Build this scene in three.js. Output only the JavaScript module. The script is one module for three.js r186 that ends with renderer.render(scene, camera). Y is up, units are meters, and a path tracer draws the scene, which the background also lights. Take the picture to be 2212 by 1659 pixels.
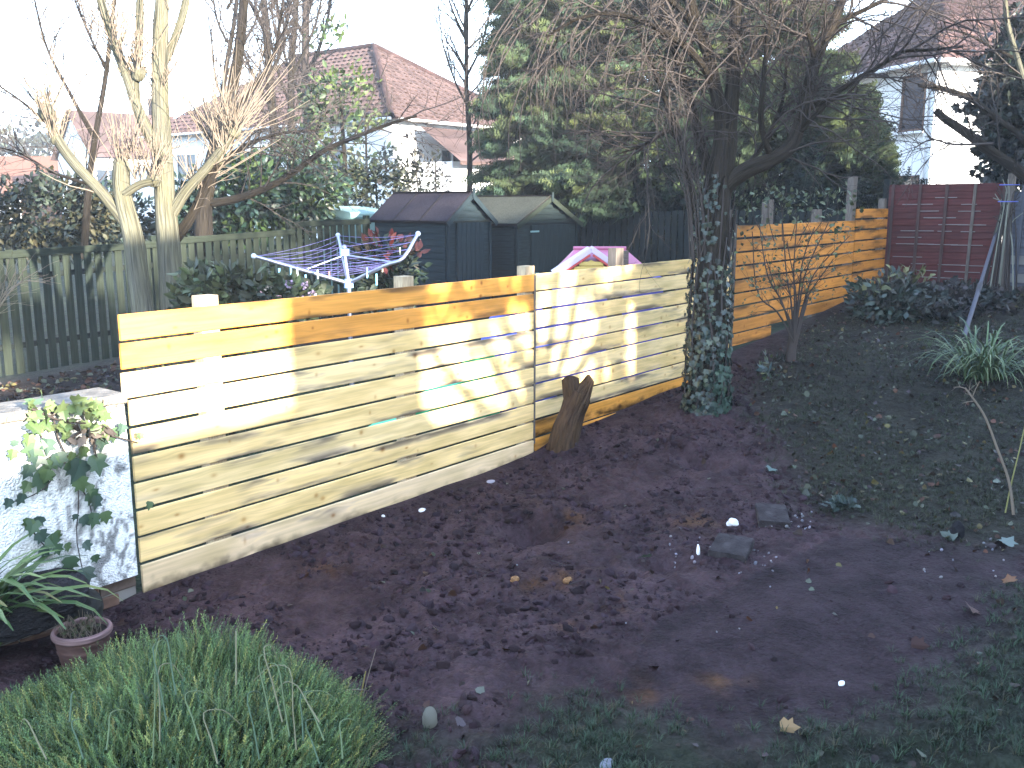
import * as THREE from 'three';
import { mergeGeometries } from 'three/addons/utils/BufferGeometryUtils.js';

// ---------------------------------------------------------------- camera, sky, sun, exposure
const scene = new THREE.Scene();
const PITCH = Math.atan(390 / 2050), YAW = THREE.MathUtils.degToRad(38.15);
const camera = new THREE.PerspectiveCamera(44.07, 4 / 3, 0.1, 900);
camera.position.set(0, 2.22, 0);
const FW = new THREE.Vector3(Math.cos(YAW) * Math.cos(PITCH), -Math.sin(PITCH), -Math.sin(YAW) * Math.cos(PITCH));
const RT = new THREE.Vector3(Math.sin(YAW), 0, Math.cos(YAW));
const UPV = new THREE.Vector3().crossVectors(RT, FW);
camera.up.set(0, 1, 0);
camera.lookAt(camera.position.clone().add(FW));
scene.add(camera);

const SUN = new THREE.Vector3(-0.2, 0.235, 0.95).normalize();
{
  const W = 512, H = 256, d = new Float32Array(W * H * 4), v = new THREE.Vector3();
  for (let j = 0; j < H; j++) for (let i = 0; i < W; i++) {
    const el = ((j + 0.5) / H - 0.5) * Math.PI, az = ((i + 0.5) / W - 0.5) * 2 * Math.PI;
    v.set(Math.cos(az) * Math.cos(el), Math.sin(el), Math.sin(az) * Math.cos(el));
    const t = Math.pow(Math.max(0, v.y), 0.55), g = Math.pow(Math.max(0, v.dot(SUN)), 6) * 0.55;
    const wisp = 1 + 0.1 * Math.sin(v.x * 5 + 2 * Math.sin(v.z * 4)) * Math.sin(v.y * 9 + v.z * 3);
    const hz = [0.60, 0.77, 0.90], ze = [0.105, 0.155, 0.29], k = (j * W + i) * 4;
    for (let c = 0; c < 3; c++) d[k + c] = v.y < 0 ? 0.10 : (hz[c] * (1 - t) + ze[c] * t) * wisp + g * [1, 0.85, 0.6][c] * (1 - t * 0.5);
    d[k + 3] = 1;
  }
  const sky = new THREE.DataTexture(d, W, H, THREE.RGBAFormat, THREE.FloatType);
  sky.mapping = THREE.EquirectangularReflectionMapping; sky.magFilter = THREE.LinearFilter; sky.needsUpdate = true;
  scene.background = sky; scene.environment = sky;
}
const sun = new THREE.DirectionalLight(new THREE.Color(1.0, 0.88, 0.72), 4.0);
sun.name = 'sun'; sun.position.copy(SUN).multiplyScalar(60).add(new THREE.Vector3(8, 0, -6)); sun.target.position.set(8, 0, -6);
sun.castShadow = true; sun.shadow.mapSize.set(4096, 4096); sun.shadow.radius = 1.7;
Object.assign(sun.shadow.camera, { left: -40, right: 40, top: 40, bottom: -40, near: 1, far: 160 });
scene.add(sun, sun.target);
const renderer = new THREE.WebGLRenderer({ antialias: true });
renderer.toneMapping = THREE.LinearToneMapping;
renderer.toneMappingExposure = 10.5;
renderer.shadowMap.enabled = true;
scene.fog = new THREE.FogExp2(new THREE.Color(0.8, 0.88, 1.0), 0.0011);

// ---------------------------------------------------------------- small tools
const V = (x, y, z) => new THREE.Vector3(x, y, z);
const ray = (px, py) => FW.clone().addScaledVector(RT, (px - 1106) / 2050).addScaledVector(UPV, (829.5 - py) / 2050);
const at = (px, py, depth) => camera.position.clone().addScaledVector(ray(px, py), depth);
const onY = (px, py, y = 0) => { const r = ray(px, py); return camera.position.clone().addScaledVector(r, (y - 2.22) / r.y); };
const onZ = (px, py, z) => { const r = ray(px, py); return camera.position.clone().addScaledVector(r, z / r.z); };
const onX = (px, py, x) => { const r = ray(px, py); return camera.position.clone().addScaledVector(r, x / r.x); };
function rng(s) { return () => { s = (s + 0x6d2b79f5) | 0; let t = Math.imul(s ^ (s >>> 15), 1 | s); t = (t + Math.imul(t ^ (t >>> 7), 61 | t)) ^ t; return ((t ^ (t >>> 14)) >>> 0) / 4294967296; }; }
const lerp = (a, b, t) => a + (b - a) * t, clamp = (x, a, b) => Math.min(b, Math.max(a, x)), sstep = (a, b, x) => { const t = clamp((x - a) / (b - a), 0, 1); return t * t * (3 - 2 * t); };
const interp = (tb, x) => { if (x <= tb[0][0]) return tb[0][1]; for (let i = 1; i < tb.length; i++) if (x <= tb[i][0]) return lerp(tb[i - 1][1], tb[i][1], (x - tb[i - 1][0]) / (tb[i][0] - tb[i - 1][0])); return tb[tb.length - 1][1]; };
const hash = (x, y, s) => { let h = Math.imul(x, 374761393) ^ Math.imul(y, 668265263) ^ Math.imul(s + 11, 2147483647 - 1442695); h = Math.imul(h ^ (h >>> 13), 1274126177); return ((h ^ (h >>> 16)) >>> 0) / 4294967296; };
function vnoise(x, y, px, py, s) {
  const ix = Math.floor(x), iy = Math.floor(y), fx = x - ix, fy = y - iy, u = fx * fx * (3 - 2 * fx), w = fy * fy * (3 - 2 * fy), m = (a, p) => p ? ((a % p) + p) % p : a;
  const x0 = m(ix, px), x1 = m(ix + 1, px), y0 = m(iy, py), y1 = m(iy + 1, py);
  return lerp(lerp(hash(x0, y0, s), hash(x1, y0, s), u), lerp(hash(x0, y1, s), hash(x1, y1, s), u), w);
}
function tfbm(u, v, fx, fy, oct, s) { let a = 0, k = 0.5, t = 0; for (let i = 0; i < oct; i++) { a += k * vnoise(u * fx, v * fy, fx, fy, s + i); t += k; k *= 0.5; fx *= 2; fy *= 2; } return a / t; }
const fbm = (x, y, oct, s) => { let a = 0, k = 0.5, t = 0; for (let i = 0; i < oct; i++) { a += k * vnoise(x, y, 0, 0, s + i); t += k; k *= 0.5; x *= 2.03; y *= 2.03; } return a / t; };

function makeTex(w, h, fn, srgb = true) {
  const d = new Uint8Array(w * h * 4);
  for (let j = 0; j < h; j++) for (let i = 0; i < w; i++) { const c = fn((i + 0.5) / w, (j + 0.5) / h), k = (j * w + i) * 4; for (let q = 0; q < 3; q++) d[k + q] = clamp(c[q], 0, 1) * 255; d[k + 3] = 255; }
  const t = new THREE.DataTexture(d, w, h); t.wrapS = t.wrapT = THREE.RepeatWrapping; t.magFilter = THREE.LinearFilter; t.minFilter = THREE.LinearMipmapLinearFilter; t.generateMipmaps = true;
  if (srgb) t.colorSpace = THREE.SRGBColorSpace; t.needsUpdate = true; return t;
}
const rep = (t, x, y) => { const c = t.clone(); c.repeat.set(x, y); c.needsUpdate = true; return c; };
const g3 = (x) => [x, x, x];
const mat = (r, g, b, rough = 0.85, o = {}) => new THREE.MeshPhysicalMaterial({ color: new THREE.Color().setRGB(r, g, b), roughness: rough, specularIntensity: rough > 0.72 ? 0.22 : rough > 0.5 ? 0.45 : 0.8, side: THREE.DoubleSide, ...o });

// textures -----------------------------------------------------------------
function woodTex(seed, knotDark, stain, mud = 0) {                     // 4 m x 8 boards
  const r = rng(seed), knots = [];
  for (let b = 0; b < 8; b++) for (let k = 0; k < 7; k++) knots.push([r() * 4, b + 0.12 + 0.76 * r(), 0.005 + 0.009 * r(), 0.04 + 0.06 * r(), r() * r()]);
  return makeTex(1024, 512, (u, v) => {
    const x = u * 4, b = v * 8, bi = Math.floor(b), y = b - bi;
    let warp = 0, dark = 0;
    for (const [kx, kb, kr, kh, kk] of knots) {
      if (Math.floor(kb) !== bi) continue;
      let dx = Math.abs(x - kx); dx = Math.min(dx, 4 - dx); if (dx > 0.3) continue;
      const dy = (b - kb), q = (dx * dx) / (kr * kr * 2.2) + (dy * dy) / (kh * kh);
      dark = Math.max(dark, Math.exp(-q * 0.9) * (0.35 + 0.65 * kk)); warp += Math.exp(-(dx * dx) / 0.01 - dy * dy / 0.06) * dy * 0.9;
    }
    const gr = tfbm(u, (y - warp + bi) / 8, 9, 160, 3, seed + 3), broad = tfbm(u, v, 14, 24, 3, seed + 9), st = tfbm(u, v, 9, 20, 4, seed + 17);
    const edge = Math.min(y, 1 - y), s = clamp((st - stain) * 4.5, 0, 1) * clamp(1.3 - edge * 2.6, 0.15, 1) * sstep(0.42, 0.62, tfbm(u, v, 6, 8, 2, seed + 29));
    const md = mud * sstep(0.62, 0.05, y + 0.5 * (tfbm(u, v, 40, 24, 4, seed + 41) - 0.5)) * clamp((tfbm(u, v, 14, 16, 4, seed + 47) - 0.36) * 5, 0, 1);
    const k = (1 - 0.72 * md) * (0.86 + 0.17 * gr) * (0.86 + 0.24 * broad) * (1 - dark * knotDark) * (1 - 0.52 * s);
    return [k, k * (1 - 0.16 * dark) * (1 + 0.03 * s), k * (1 - 0.3 * dark) * (1 + 0.22 * s) * (0.96 + 0.1 * broad)];
  });
}
const T = {
  pale: woodTex(3, 0.3, 0.5), orange: woodTex(8, 0.5, 0.46),
  mud: woodTex(5, 0.3, 0.47, 1),
  bark: makeTex(512, 512, (u, v) => { const a = tfbm(u + 0.06 * tfbm(u, v, 4, 6, 2, 5), v, 22, 6, 4, 31), l = tfbm(u, v, 7, 5, 4, 37); const k = 0.5 + 0.55 * a; return [k * (0.85 + 0.3 * l), k * (0.88 + 0.28 * l), k * (0.9 + 0.1 * l)]; }),
  barkB: makeTex(512, 512, (u, v) => g3(tfbm(u, v, 26, 7, 5, 41)), false),
  mottle: makeTex(512, 512, (u, v) => g3(0.62 + 0.5 * (tfbm(u, v, 5, 5, 5, 51) - 0.25))),
  grain: makeTex(512, 512, (u, v) => g3(0.66 + 0.42 * tfbm(u, v, 6, 70, 4, 61) * (0.7 + 0.6 * tfbm(u, v, 4, 4, 3, 66)))),
  rough: makeTex(512, 512, (u, v) => { const a = tfbm(u, v, 90, 90, 2, 71); return g3(clamp((a - 0.25) * 1.8, 0, 1)); }, false),
  soil: makeTex(1024, 1024, (u, v) => { const a = tfbm(u, v, 9, 9, 6, 81), b = tfbm(u, v, 70, 70, 3, 86), k = 0.55 + 0.55 * a + 0.35 * (b - 0.5); return [k, k * (0.97 + 0.05 * a), k * (0.95 + 0.06 * b)]; }),
  soilB: makeTex(1024, 1024, (u, v) => g3(0.6 * tfbm(u, v, 28, 28, 5, 91) + 0.4 * tfbm(u, v, 110, 110, 2, 95)), false),
  felt: makeTex(256, 256, (u, v) => g3(0.75 + 0.4 * tfbm(u, v, 60, 60, 2, 101) * (0.6 + 0.5 * tfbm(u, v, 3, 3, 3, 105)))),
};

// naming -------------------------------------------------------------------
const used = {};
function numbered(n) { const k = used[n] = (used[n] ?? -1) + 1; return k ? n + '_' + String(k).padStart(3, '0') : n; }
function tag(o, label, category, group) { o.userData = { ...o.userData, label, category }; if (group) o.userData.group = group; return o; }
function thing(name, label, category, p = [0, 0, 0], turn = 0, group) {
  const o = new THREE.Group(); o.name = numbered(name); o.position.set(...(p.toArray ? p.toArray() : p)); o.rotation.y = turn; scene.add(o); return tag(o, label, category, group);
}
function part(name, geo, m, parent, p, rot) {
  const o = new THREE.Mesh(geo, m); o.name = parent ? name : numbered(name); o.castShadow = o.receiveShadow = true;
  if (p) o.position.set(...(p.toArray ? p.toArray() : p)); if (rot) o.rotation.set(...rot);
  (parent || scene).add(o); return o;
}
function stuff(o) { o.userData.kind = 'stuff'; return o; }
function inst(name, geo, m, list, parent, kind = 'stuff') {       // list of [Matrix4, Color]
  const o = new THREE.InstancedMesh(geo, m, list.length); o.name = parent ? name : numbered(name); o.castShadow = o.receiveShadow = true;
  list.forEach(([mx, c], i) => { o.setMatrixAt(i, mx); if (c) o.setColorAt(i, c); });
  if (kind) o.userData.kind = kind; (parent || scene).add(o); return o;
}
const _q = new THREE.Quaternion(), _s = new THREE.Vector3();
const MX = (p, q, s) => new THREE.Matrix4().compose(p, q, typeof s === 'number' ? _s.set(s, s, s) : s);
const quatY = (dir, roll = 0) => new THREE.Quaternion().setFromUnitVectors(V(0, 1, 0), dir.clone().normalize()).multiply(_q.setFromAxisAngle(V(0, 1, 0), roll));
const col = (r, g, b) => new THREE.Color().setRGB(r, g, b);
const LEAFK = 0.66;
const jit = (c, r, a = 0.3) => { const k = LEAFK + (r() - 0.5) * 2 * a; return col(c[0] * k * (1 + (r() - 0.5) * 0.2), c[1] * k, c[2] * k * (1 + (r() - 0.5) * 0.2)); };

// geometry -----------------------------------------------------------------
class MB {
  constructor() { this.p = []; this.n = []; this.u = []; this.i = []; this.c = null; }
  v(p, n, u, w) { this.p.push(p.x, p.y, p.z); this.n.push(n.x, n.y, n.z); this.u.push(u, w); return this.p.length / 3 - 1; }
  tube(pts, rad, sides = 6, cap = true) {
    let t = pts[1].clone().sub(pts[0]).normalize(), nrm = Math.abs(t.y) < 0.9 ? V(0, 1, 0) : V(1, 0, 0); nrm.addScaledVector(t, -nrm.dot(t)).normalize();
    let len = 0, prev = -1; const bin = V(0, 0, 0);
    for (let k = 0; k < pts.length; k++) {
      if (k) { t = (k < pts.length - 1 ? pts[k + 1].clone().sub(pts[k - 1]) : pts[k].clone().sub(pts[k - 1])).normalize(); nrm.addScaledVector(t, -nrm.dot(t)).normalize(); len += pts[k].distanceTo(pts[k - 1]); }
      bin.crossVectors(t, nrm);
      const base = this.p.length / 3, rr = typeof rad === 'function' ? null : rad[k];
      for (let s = 0; s <= sides; s++) {
        const a = (s / sides) * Math.PI * 2, n = nrm.clone().multiplyScalar(Math.cos(a)).addScaledVector(bin, Math.sin(a)), r = rr ?? rad(k, a, len);
        this.v(pts[k].clone().addScaledVector(n, r), n, s / sides, len);
        if (k && s < sides) { const o = base + s, q = prev + s; this.i.push(q, q + 1, o, q + 1, o + 1, o); }
      }
      prev = base;
    }
    if (cap) { const c = this.v(pts[pts.length - 1], t, 0, len); for (let s = 0; s < sides; s++) this.i.push(prev + s, prev + s + 1, c); }
    return this;
  }
  quad(a, b, c, d, u0 = 0, v0 = 0, u1 = 1, v1 = 1) {
    const n = b.clone().sub(a).cross(d.clone().sub(a)).normalize(); const k = this.v(a, n, u0, v0); this.v(b, n, u1, v0); this.v(c, n, u1, v1); this.v(d, n, u0, v1); this.i.push(k, k + 1, k + 2, k, k + 2, k + 3); return this;
  }
  tri(a, b, c) { const n = b.clone().sub(a).cross(c.clone().sub(a)).normalize(); const k = this.v(a, n, 0, 0); this.v(b, n, 1, 0); this.v(c, n, 0.5, 1); this.i.push(k, k + 1, k + 2); return this; }
  geo() {
    const g = new THREE.BufferGeometry(); g.setAttribute('position', new THREE.Float32BufferAttribute(this.p, 3)); g.setAttribute('normal', new THREE.Float32BufferAttribute(this.n, 3));
    g.setAttribute('uv', new THREE.Float32BufferAttribute(this.u, 2)); g.setIndex(this.i); return g;
  }
  build(name, m, parent) { return part(name, this.geo(), m, parent); }
}
// A bar along X with chamfered long edges, centred; uv in metres (u along).
function bar(L, h, d, c = 0.004, uvf) {
  const a = h / 2, b = d / 2, pr = [[-a + c, b], [a - c, b], [a, b - c], [a, -b + c], [a - c, -b], [-a + c, -b], [-a, -b + c], [-a, b - c]], m = new MB();
  const uu = uvf || ((x, y, z) => [x, y + z]);
  pr.forEach((p, i) => {
    const q = pr[(i + 1) % 8], s = [[-L / 2, ...p], [L / 2, ...p], [L / 2, ...q], [-L / 2, ...q]];
    m.quad(...s.map((w) => V(...w)).slice(0, 4)); const n = m.u.length; s.forEach((w, k) => { const e = uu(...w); m.u[n - 8 + k * 2] = e[0]; m.u[n - 7 + k * 2] = e[1]; });
  });
  for (const e of [-1, 1]) { const k0 = m.p.length / 3; pr.forEach((p) => { const w = uu(e * L / 2, ...p); m.v(V(e * L / 2, ...p), V(e, 0, 0), w[0] + p[1], w[1]); }); for (let i = 1; i < 7; i++) e > 0 ? m.i.push(k0, k0 + i + 1, k0 + i) : m.i.push(k0, k0 + i, k0 + i + 1); }
  return m.geo();
}
const upBar = (h, w, d, c) => bar(h, w, d, c).rotateZ(Math.PI / 2);             // standing, w across X, d across Z
const boxG = (w, h, d) => { const g = new THREE.BoxGeometry(w, h, d), p = g.attributes.position, n = g.attributes.normal, u = g.attributes.uv; for (let i = 0; i < p.count; i++) { const ax = Math.abs(n.getX(i)) > 0.5, ay = Math.abs(n.getY(i)) > 0.5; u.setXY(i, ax ? p.getZ(i) : p.getX(i), ay ? p.getZ(i) : p.getY(i)); } return g; };
// A slab with the outline pts (x, y) and thickness d along z.
function slab(pts, d) { const s = new THREE.Shape(pts.map((p) => new THREE.Vector2(...p))); return new THREE.ExtrudeGeometry(s, { depth: d, bevelEnabled: false }).translate(0, 0, -d / 2); }
function leafGeo(pts, fold = 0.15, curl = 0.2) {                             // outline in xy from (0,0) to (0,1), folded along y
  const m = new MB(), f = (x, y) => V(x, y, Math.abs(x) * fold - curl * y * y), n = pts.length;
  for (const s of [-1, 1]) for (let i = 0; i < n - 1; i++) { const a = f(0, pts[i][1]), b = f(s * pts[i][0], pts[i][1]), c = f(s * pts[i + 1][0], pts[i + 1][1]), d = f(0, pts[i + 1][1]); if (pts[i][0] > 0) s > 0 ? m.tri(a, b, d) : m.tri(b, a, d); if (pts[i + 1][0] > 0) s > 0 ? m.tri(b, c, d) : m.tri(c, b, d); }
  return m.geo();
}
const G = {
  leaf: leafGeo([[0, 0], [0.22, 0.3], [0.24, 0.55], [0, 1]]),
  oval: leafGeo([[0, 0], [0.33, 0.3], [0.33, 0.65], [0, 1]], 0.2, 0.25),
  ivy: leafGeo([[0, 0.1], [0.28, 0], [0.52, 0.22], [0.34, 0.42], [0.5, 0.66], [0.2, 0.66], [0, 1]], 0.22, 0.12),
  blade: (() => { const m = new MB(); m.quad(V(-0.03, 0, 0), V(0.03, 0, 0), V(0.022, 0.5, 0.06), V(-0.022, 0.5, 0.06)); m.tri(V(-0.022, 0.5, 0.06), V(0.022, 0.5, 0.06), V(0, 1, 0.24)); return m.geo(); })(),
};
G.frond = (() => { const m = new MB(), r = rng(5); for (let k = 0; k < 13; k++) { const y = k / 13, s = k % 2 ? 1 : -1, l = 0.42 * (1 - y * 0.75) * (0.8 + 0.4 * r()), b = V(0, y, -0.22 * y * y), a = (0.75 + 0.25 * r()) * s; const tip = V(Math.sin(a) * l, y + Math.cos(a) * l, -0.22 * y * y - 0.12 * l - 0.08 * r()); const w = V(Math.cos(a), -Math.sin(a), 0.25).multiplyScalar(0.05); m.tri(b.clone().sub(w), b.clone().add(w), tip); m.tri(b.clone().lerp(tip, 0.4).sub(w), b.clone().lerp(tip, 0.4).add(w), tip.clone().addScaledVector(w, 2.4 * s)); } return m.geo(); })();
G.tuft = (() => { const m = new MB(), r = rng(6); for (let k = 0; k < 8; k++) { const a = r() * 6.28, l = 0.6 + 0.5 * r(), e = 0.25 + 0.5 * r(), b = V(Math.cos(a) * 0.12, 0, Math.sin(a) * 0.12), o = V(Math.cos(a), 0, Math.sin(a)), w = V(-o.z, 0, o.x).multiplyScalar(0.03), mid = b.clone().addScaledVector(o, e * 0.35).add(V(0, l * 0.6, 0)), tip = b.clone().addScaledVector(o, e).add(V(0, l, 0)); m.quad(b.clone().sub(w), b.clone().add(w), mid.clone().add(w), mid.clone().sub(w)); m.tri(mid.clone().sub(w), mid.clone().add(w), tip); } return m.geo(); })();
G.sprig = (() => { const m = new MB(), r = rng(7); for (let k = 0; k < 22; k++) { const y = 0.1 + 0.9 * k / 22, a = k * 2.4, l = 0.13 * (1.15 - y * 0.6), o = V(Math.cos(a), 0.9 + 0.3 * r(), Math.sin(a)).normalize(), w = V(-Math.sin(a), 0, Math.cos(a)).multiplyScalar(0.017), b = V(0, y, 0); m.tri(b.clone().sub(w), b.clone().add(w), b.clone().addScaledVector(o, l)); } m.tri(V(-0.012, 0, 0), V(0.012, 0, 0), V(0, 1, 0)); return m.geo(); })();

// branches -----------------------------------------------------------------
const polyAt = (pts, t) => { const k = clamp(t, 0, 0.999) * (pts.length - 1), i = Math.floor(k); return pts[i].clone().lerp(pts[i + 1], k - i); };
const polyDir = (pts, t) => { const i = Math.min(pts.length - 2, Math.floor(clamp(t, 0, 0.999) * (pts.length - 1))); return pts[i + 1].clone().sub(pts[i]).normalize(); };
const curve = (pts, n) => new THREE.CatmullRomCurve3(pts).getPoints(n);
const taper = (n, a, b, e = 1) => Array.from({ length: n }, (_, i) => lerp(a, b, Math.pow(i / (n - 1), e)));
function rnd3(r) { const z = r() * 2 - 1, a = r() * 6.2832, q = Math.sqrt(1 - z * z); return V(q * Math.cos(a), z, q * Math.sin(a)); }
// Children of a branch; o = {n, len, r, t0, ang, up, wander, seg, sides, next}. Every twig is added to the builder mb (or o.mb).
function sprout(mb, r, pts, r0, r1, o) {
  for (let k = 0; k < o.n; k++) {
    const t = lerp(o.t0 ?? 0.2, 1, (k + r()) / o.n), p = polyAt(pts, t), d = polyDir(pts, t), side = rnd3(r); side.addScaledVector(d, -side.dot(d)).normalize();
    const dir = d.clone().multiplyScalar(Math.cos(o.ang)).addScaledVector(side, Math.sin(o.ang)); dir.y += o.up ?? 0; dir.normalize();
    const L = o.len * (0.45 + 0.85 * r()) * (1 - 0.35 * t), seg = o.seg ?? 4, q = [p.clone()], bend = rnd3(r).multiplyScalar(o.wander ?? 0.25);
    for (let s = 1; s <= seg; s++) { dir.addScaledVector(bend, 1 / seg).addScaledVector(rnd3(r), (o.wander ?? 0.25) * 0.6); dir.y += (o.sag ?? 0) / seg; dir.normalize(); q.push(q[s - 1].clone().addScaledVector(dir, L / seg)); }
    const ra = Math.min(o.r * (0.7 + 0.5 * r()), lerp(r0, r1, t) * 0.7), rb = ra * 0.4;
    (o.mb || mb).tube(q, taper(q.length, ra, rb), o.sides ?? 4, false);
    if (o.tips) o.tips.push(q[q.length - 1]);
    if (o.next) sprout(mb, r, q, ra, rb, o.next);
  }
}
// ---------------------------------------------------------------- ground
const FZ = -4.93;                                                            // face of the timber fence
const BASE = [[-60, -0.25], [1.2, -0.16], [2.2, -0.12], [2.8, -0.02], [6.6, 0.01], [8, 0.1], [9.3, 0.2], [10.2, 0.36], [10.8, 0.46], [13, 0.62], [16.4, 0.95], [22, 1.2], [60, 1.4]];
const bump2 = (x, z, cx, cz, r, h) => h * Math.exp(-((x - cx) ** 2 + (z - cz) ** 2) / (r * r));
const XY = (list) => list.map(([a, b]) => { const p = onY(a, b, 0.03); return [p.x, p.z]; });
const inside = (pl, x, z) => { let c = false; for (let i = 0, j = pl.length - 1; i < pl.length; j = i++) if ((pl[i][1] > z) !== (pl[j][1] > z) && x < ((pl[j][0] - pl[i][0]) * (z - pl[i][1])) / (pl[j][1] - pl[i][1]) + pl[i][0]) c = !c; return c; };
const LAWN = XY([[1600, 905], [1690, 985], [1760, 1100], [1900, 1135], [2080, 1170], [2230, 1185], [2500, 1150], [2500, 1000], [2300, 700], [2000, 700], [1720, 790]]);
const EDGE = XY([[2225, 1260], [2120, 1380], [2010, 1480], [1930, 1560], [1760, 1600], [1480, 1575], [1250, 1500], [1080, 1545], [930, 1560], [790, 1540], [800, 1600], [960, 1610], [1090, 1665], [1100, 1900], [2700, 1900], [2700, 1300]]);
const SMOOTH = XY([[1320, 1480], [1420, 1330], [1640, 1230], [1800, 1150], [2200, 1180], [2210, 1290], [2060, 1430], [1900, 1580], [1500, 1580]]);
const TREEB = at(1527, 872, 9.35), TREE = V(TREEB.x, 0.2, TREEB.z);
const PIT = onY(1150, 1140, 0), PIT2 = onY(1520, 985, 0.1), PIT3 = onY(1420, 1215, 0);
function ground0(x, z) {
  const ours = interp(BASE, x) * (1 - 0.45 * sstep(-4.2, -1.5, z) * (x < 9 ? 1 : sstep(13, 9, x))) + bump2(x, z, TREE.x + 0.1, TREE.z - 0.1, 0.9, 0.1) + bump2(x, z, 7.05, -4.72, 0.3, 0.06) + bump2(x, z, 7.2, -4.7, 0.7, 0.06) + bump2(x, z, 1.7, -4.7, 0.45, 0.14);
  const theirs = x > 17 ? 0.9 : lerp(0, 0.62, sstep(3, 17, x)) + 0.0;
  return lerp(ours, theirs, sstep(FZ + 0.02, FZ - 0.35, z));
}
function inLawn(x, z) { const e = 0.28 * (fbm(x * 1.7, z * 1.7, 3, 7) - 0.5), f = 0.28 * (fbm(x * 1.7, z * 1.7, 3, 17) - 0.5); return inside(LAWN, x + e, z + f) || (x > 9.8 && z > FZ + 0.9) || z > 0.3; }
const softly = (f, x, z, w) => { let s = 0; for (let k = 0; k < 9; k++) s += f(x + w * Math.cos(k * 2.4) * Math.sqrt(k / 8), z + w * Math.sin(k * 2.4) * Math.sqrt(k / 8)) ? 1 : 0; return s / 9; };
function inEdge(x, z) { const e = 0.5 * (fbm(x * 3, z * 3, 4, 27) - 0.5), f = 0.5 * (fbm(x * 3, z * 3, 4, 37) - 0.5); return inside(EDGE, x + e, z + f); }
function groundH(x, z, fine = true) {
  let h = ground0(x, z);
  if (x > 0.5 && x < 18 && z > FZ - 0.03 && z < 1.5) {
    const nearF = sstep(FZ + 0.02, FZ + 0.4, z), sm = inside(SMOOTH, x, z) ? 0.14 : inLawn(x, z) ? 0.4 : 1, a = fbm(x * 2.2, z * 2.2, 2, 3) - 0.5, ridged = 1 - Math.abs(2 * fbm(x * 6.5, z * 6.5, 3, 5) - 1), c = fbm(x * 19, z * 19, 2, 9) - 0.5;
    h += 0.05 * a * (0.3 + 0.7 * nearF) + nearF * sm * (0.05 * (ridged - 0.75) + (fine ? 0.04 * c : 0)) ;
    h += bump2(x, z, PIT.x, PIT.z, 0.22, -0.2) + bump2(x, z, PIT.x + 0.32, PIT.z - 0.1, 0.2, 0.07) + bump2(x, z, PIT2.x, PIT2.z, 0.16, -0.11) + bump2(x, z, PIT2.x + 0.25, PIT2.z - 0.22, 0.25, 0.09) + bump2(x, z, PIT3.x, PIT3.z, 0.13, -0.09);
  }
  return h;
}
const gp = (px, py, lift = 0) => { let p = onY(px, py, 0); for (let k = 0; k < 6; k++) p = onY(px, py, groundH(p.x, p.z)); p.y += lift; return p; };
const SAND = [[1215, 1245, 0.16], [1150, 1255, 0.1], [1225, 1350, 0.09], [1330, 1300, 0.12], [1500, 1130, 0.2], [1240, 1120, 0.16], [700, 1230, 0.14], [1560, 1460, 0.12], [1380, 1480, 0.14]].map(([a, b, r]) => { const p = onY(a, b, 0); return [p.x, p.z, r]; });
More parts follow.
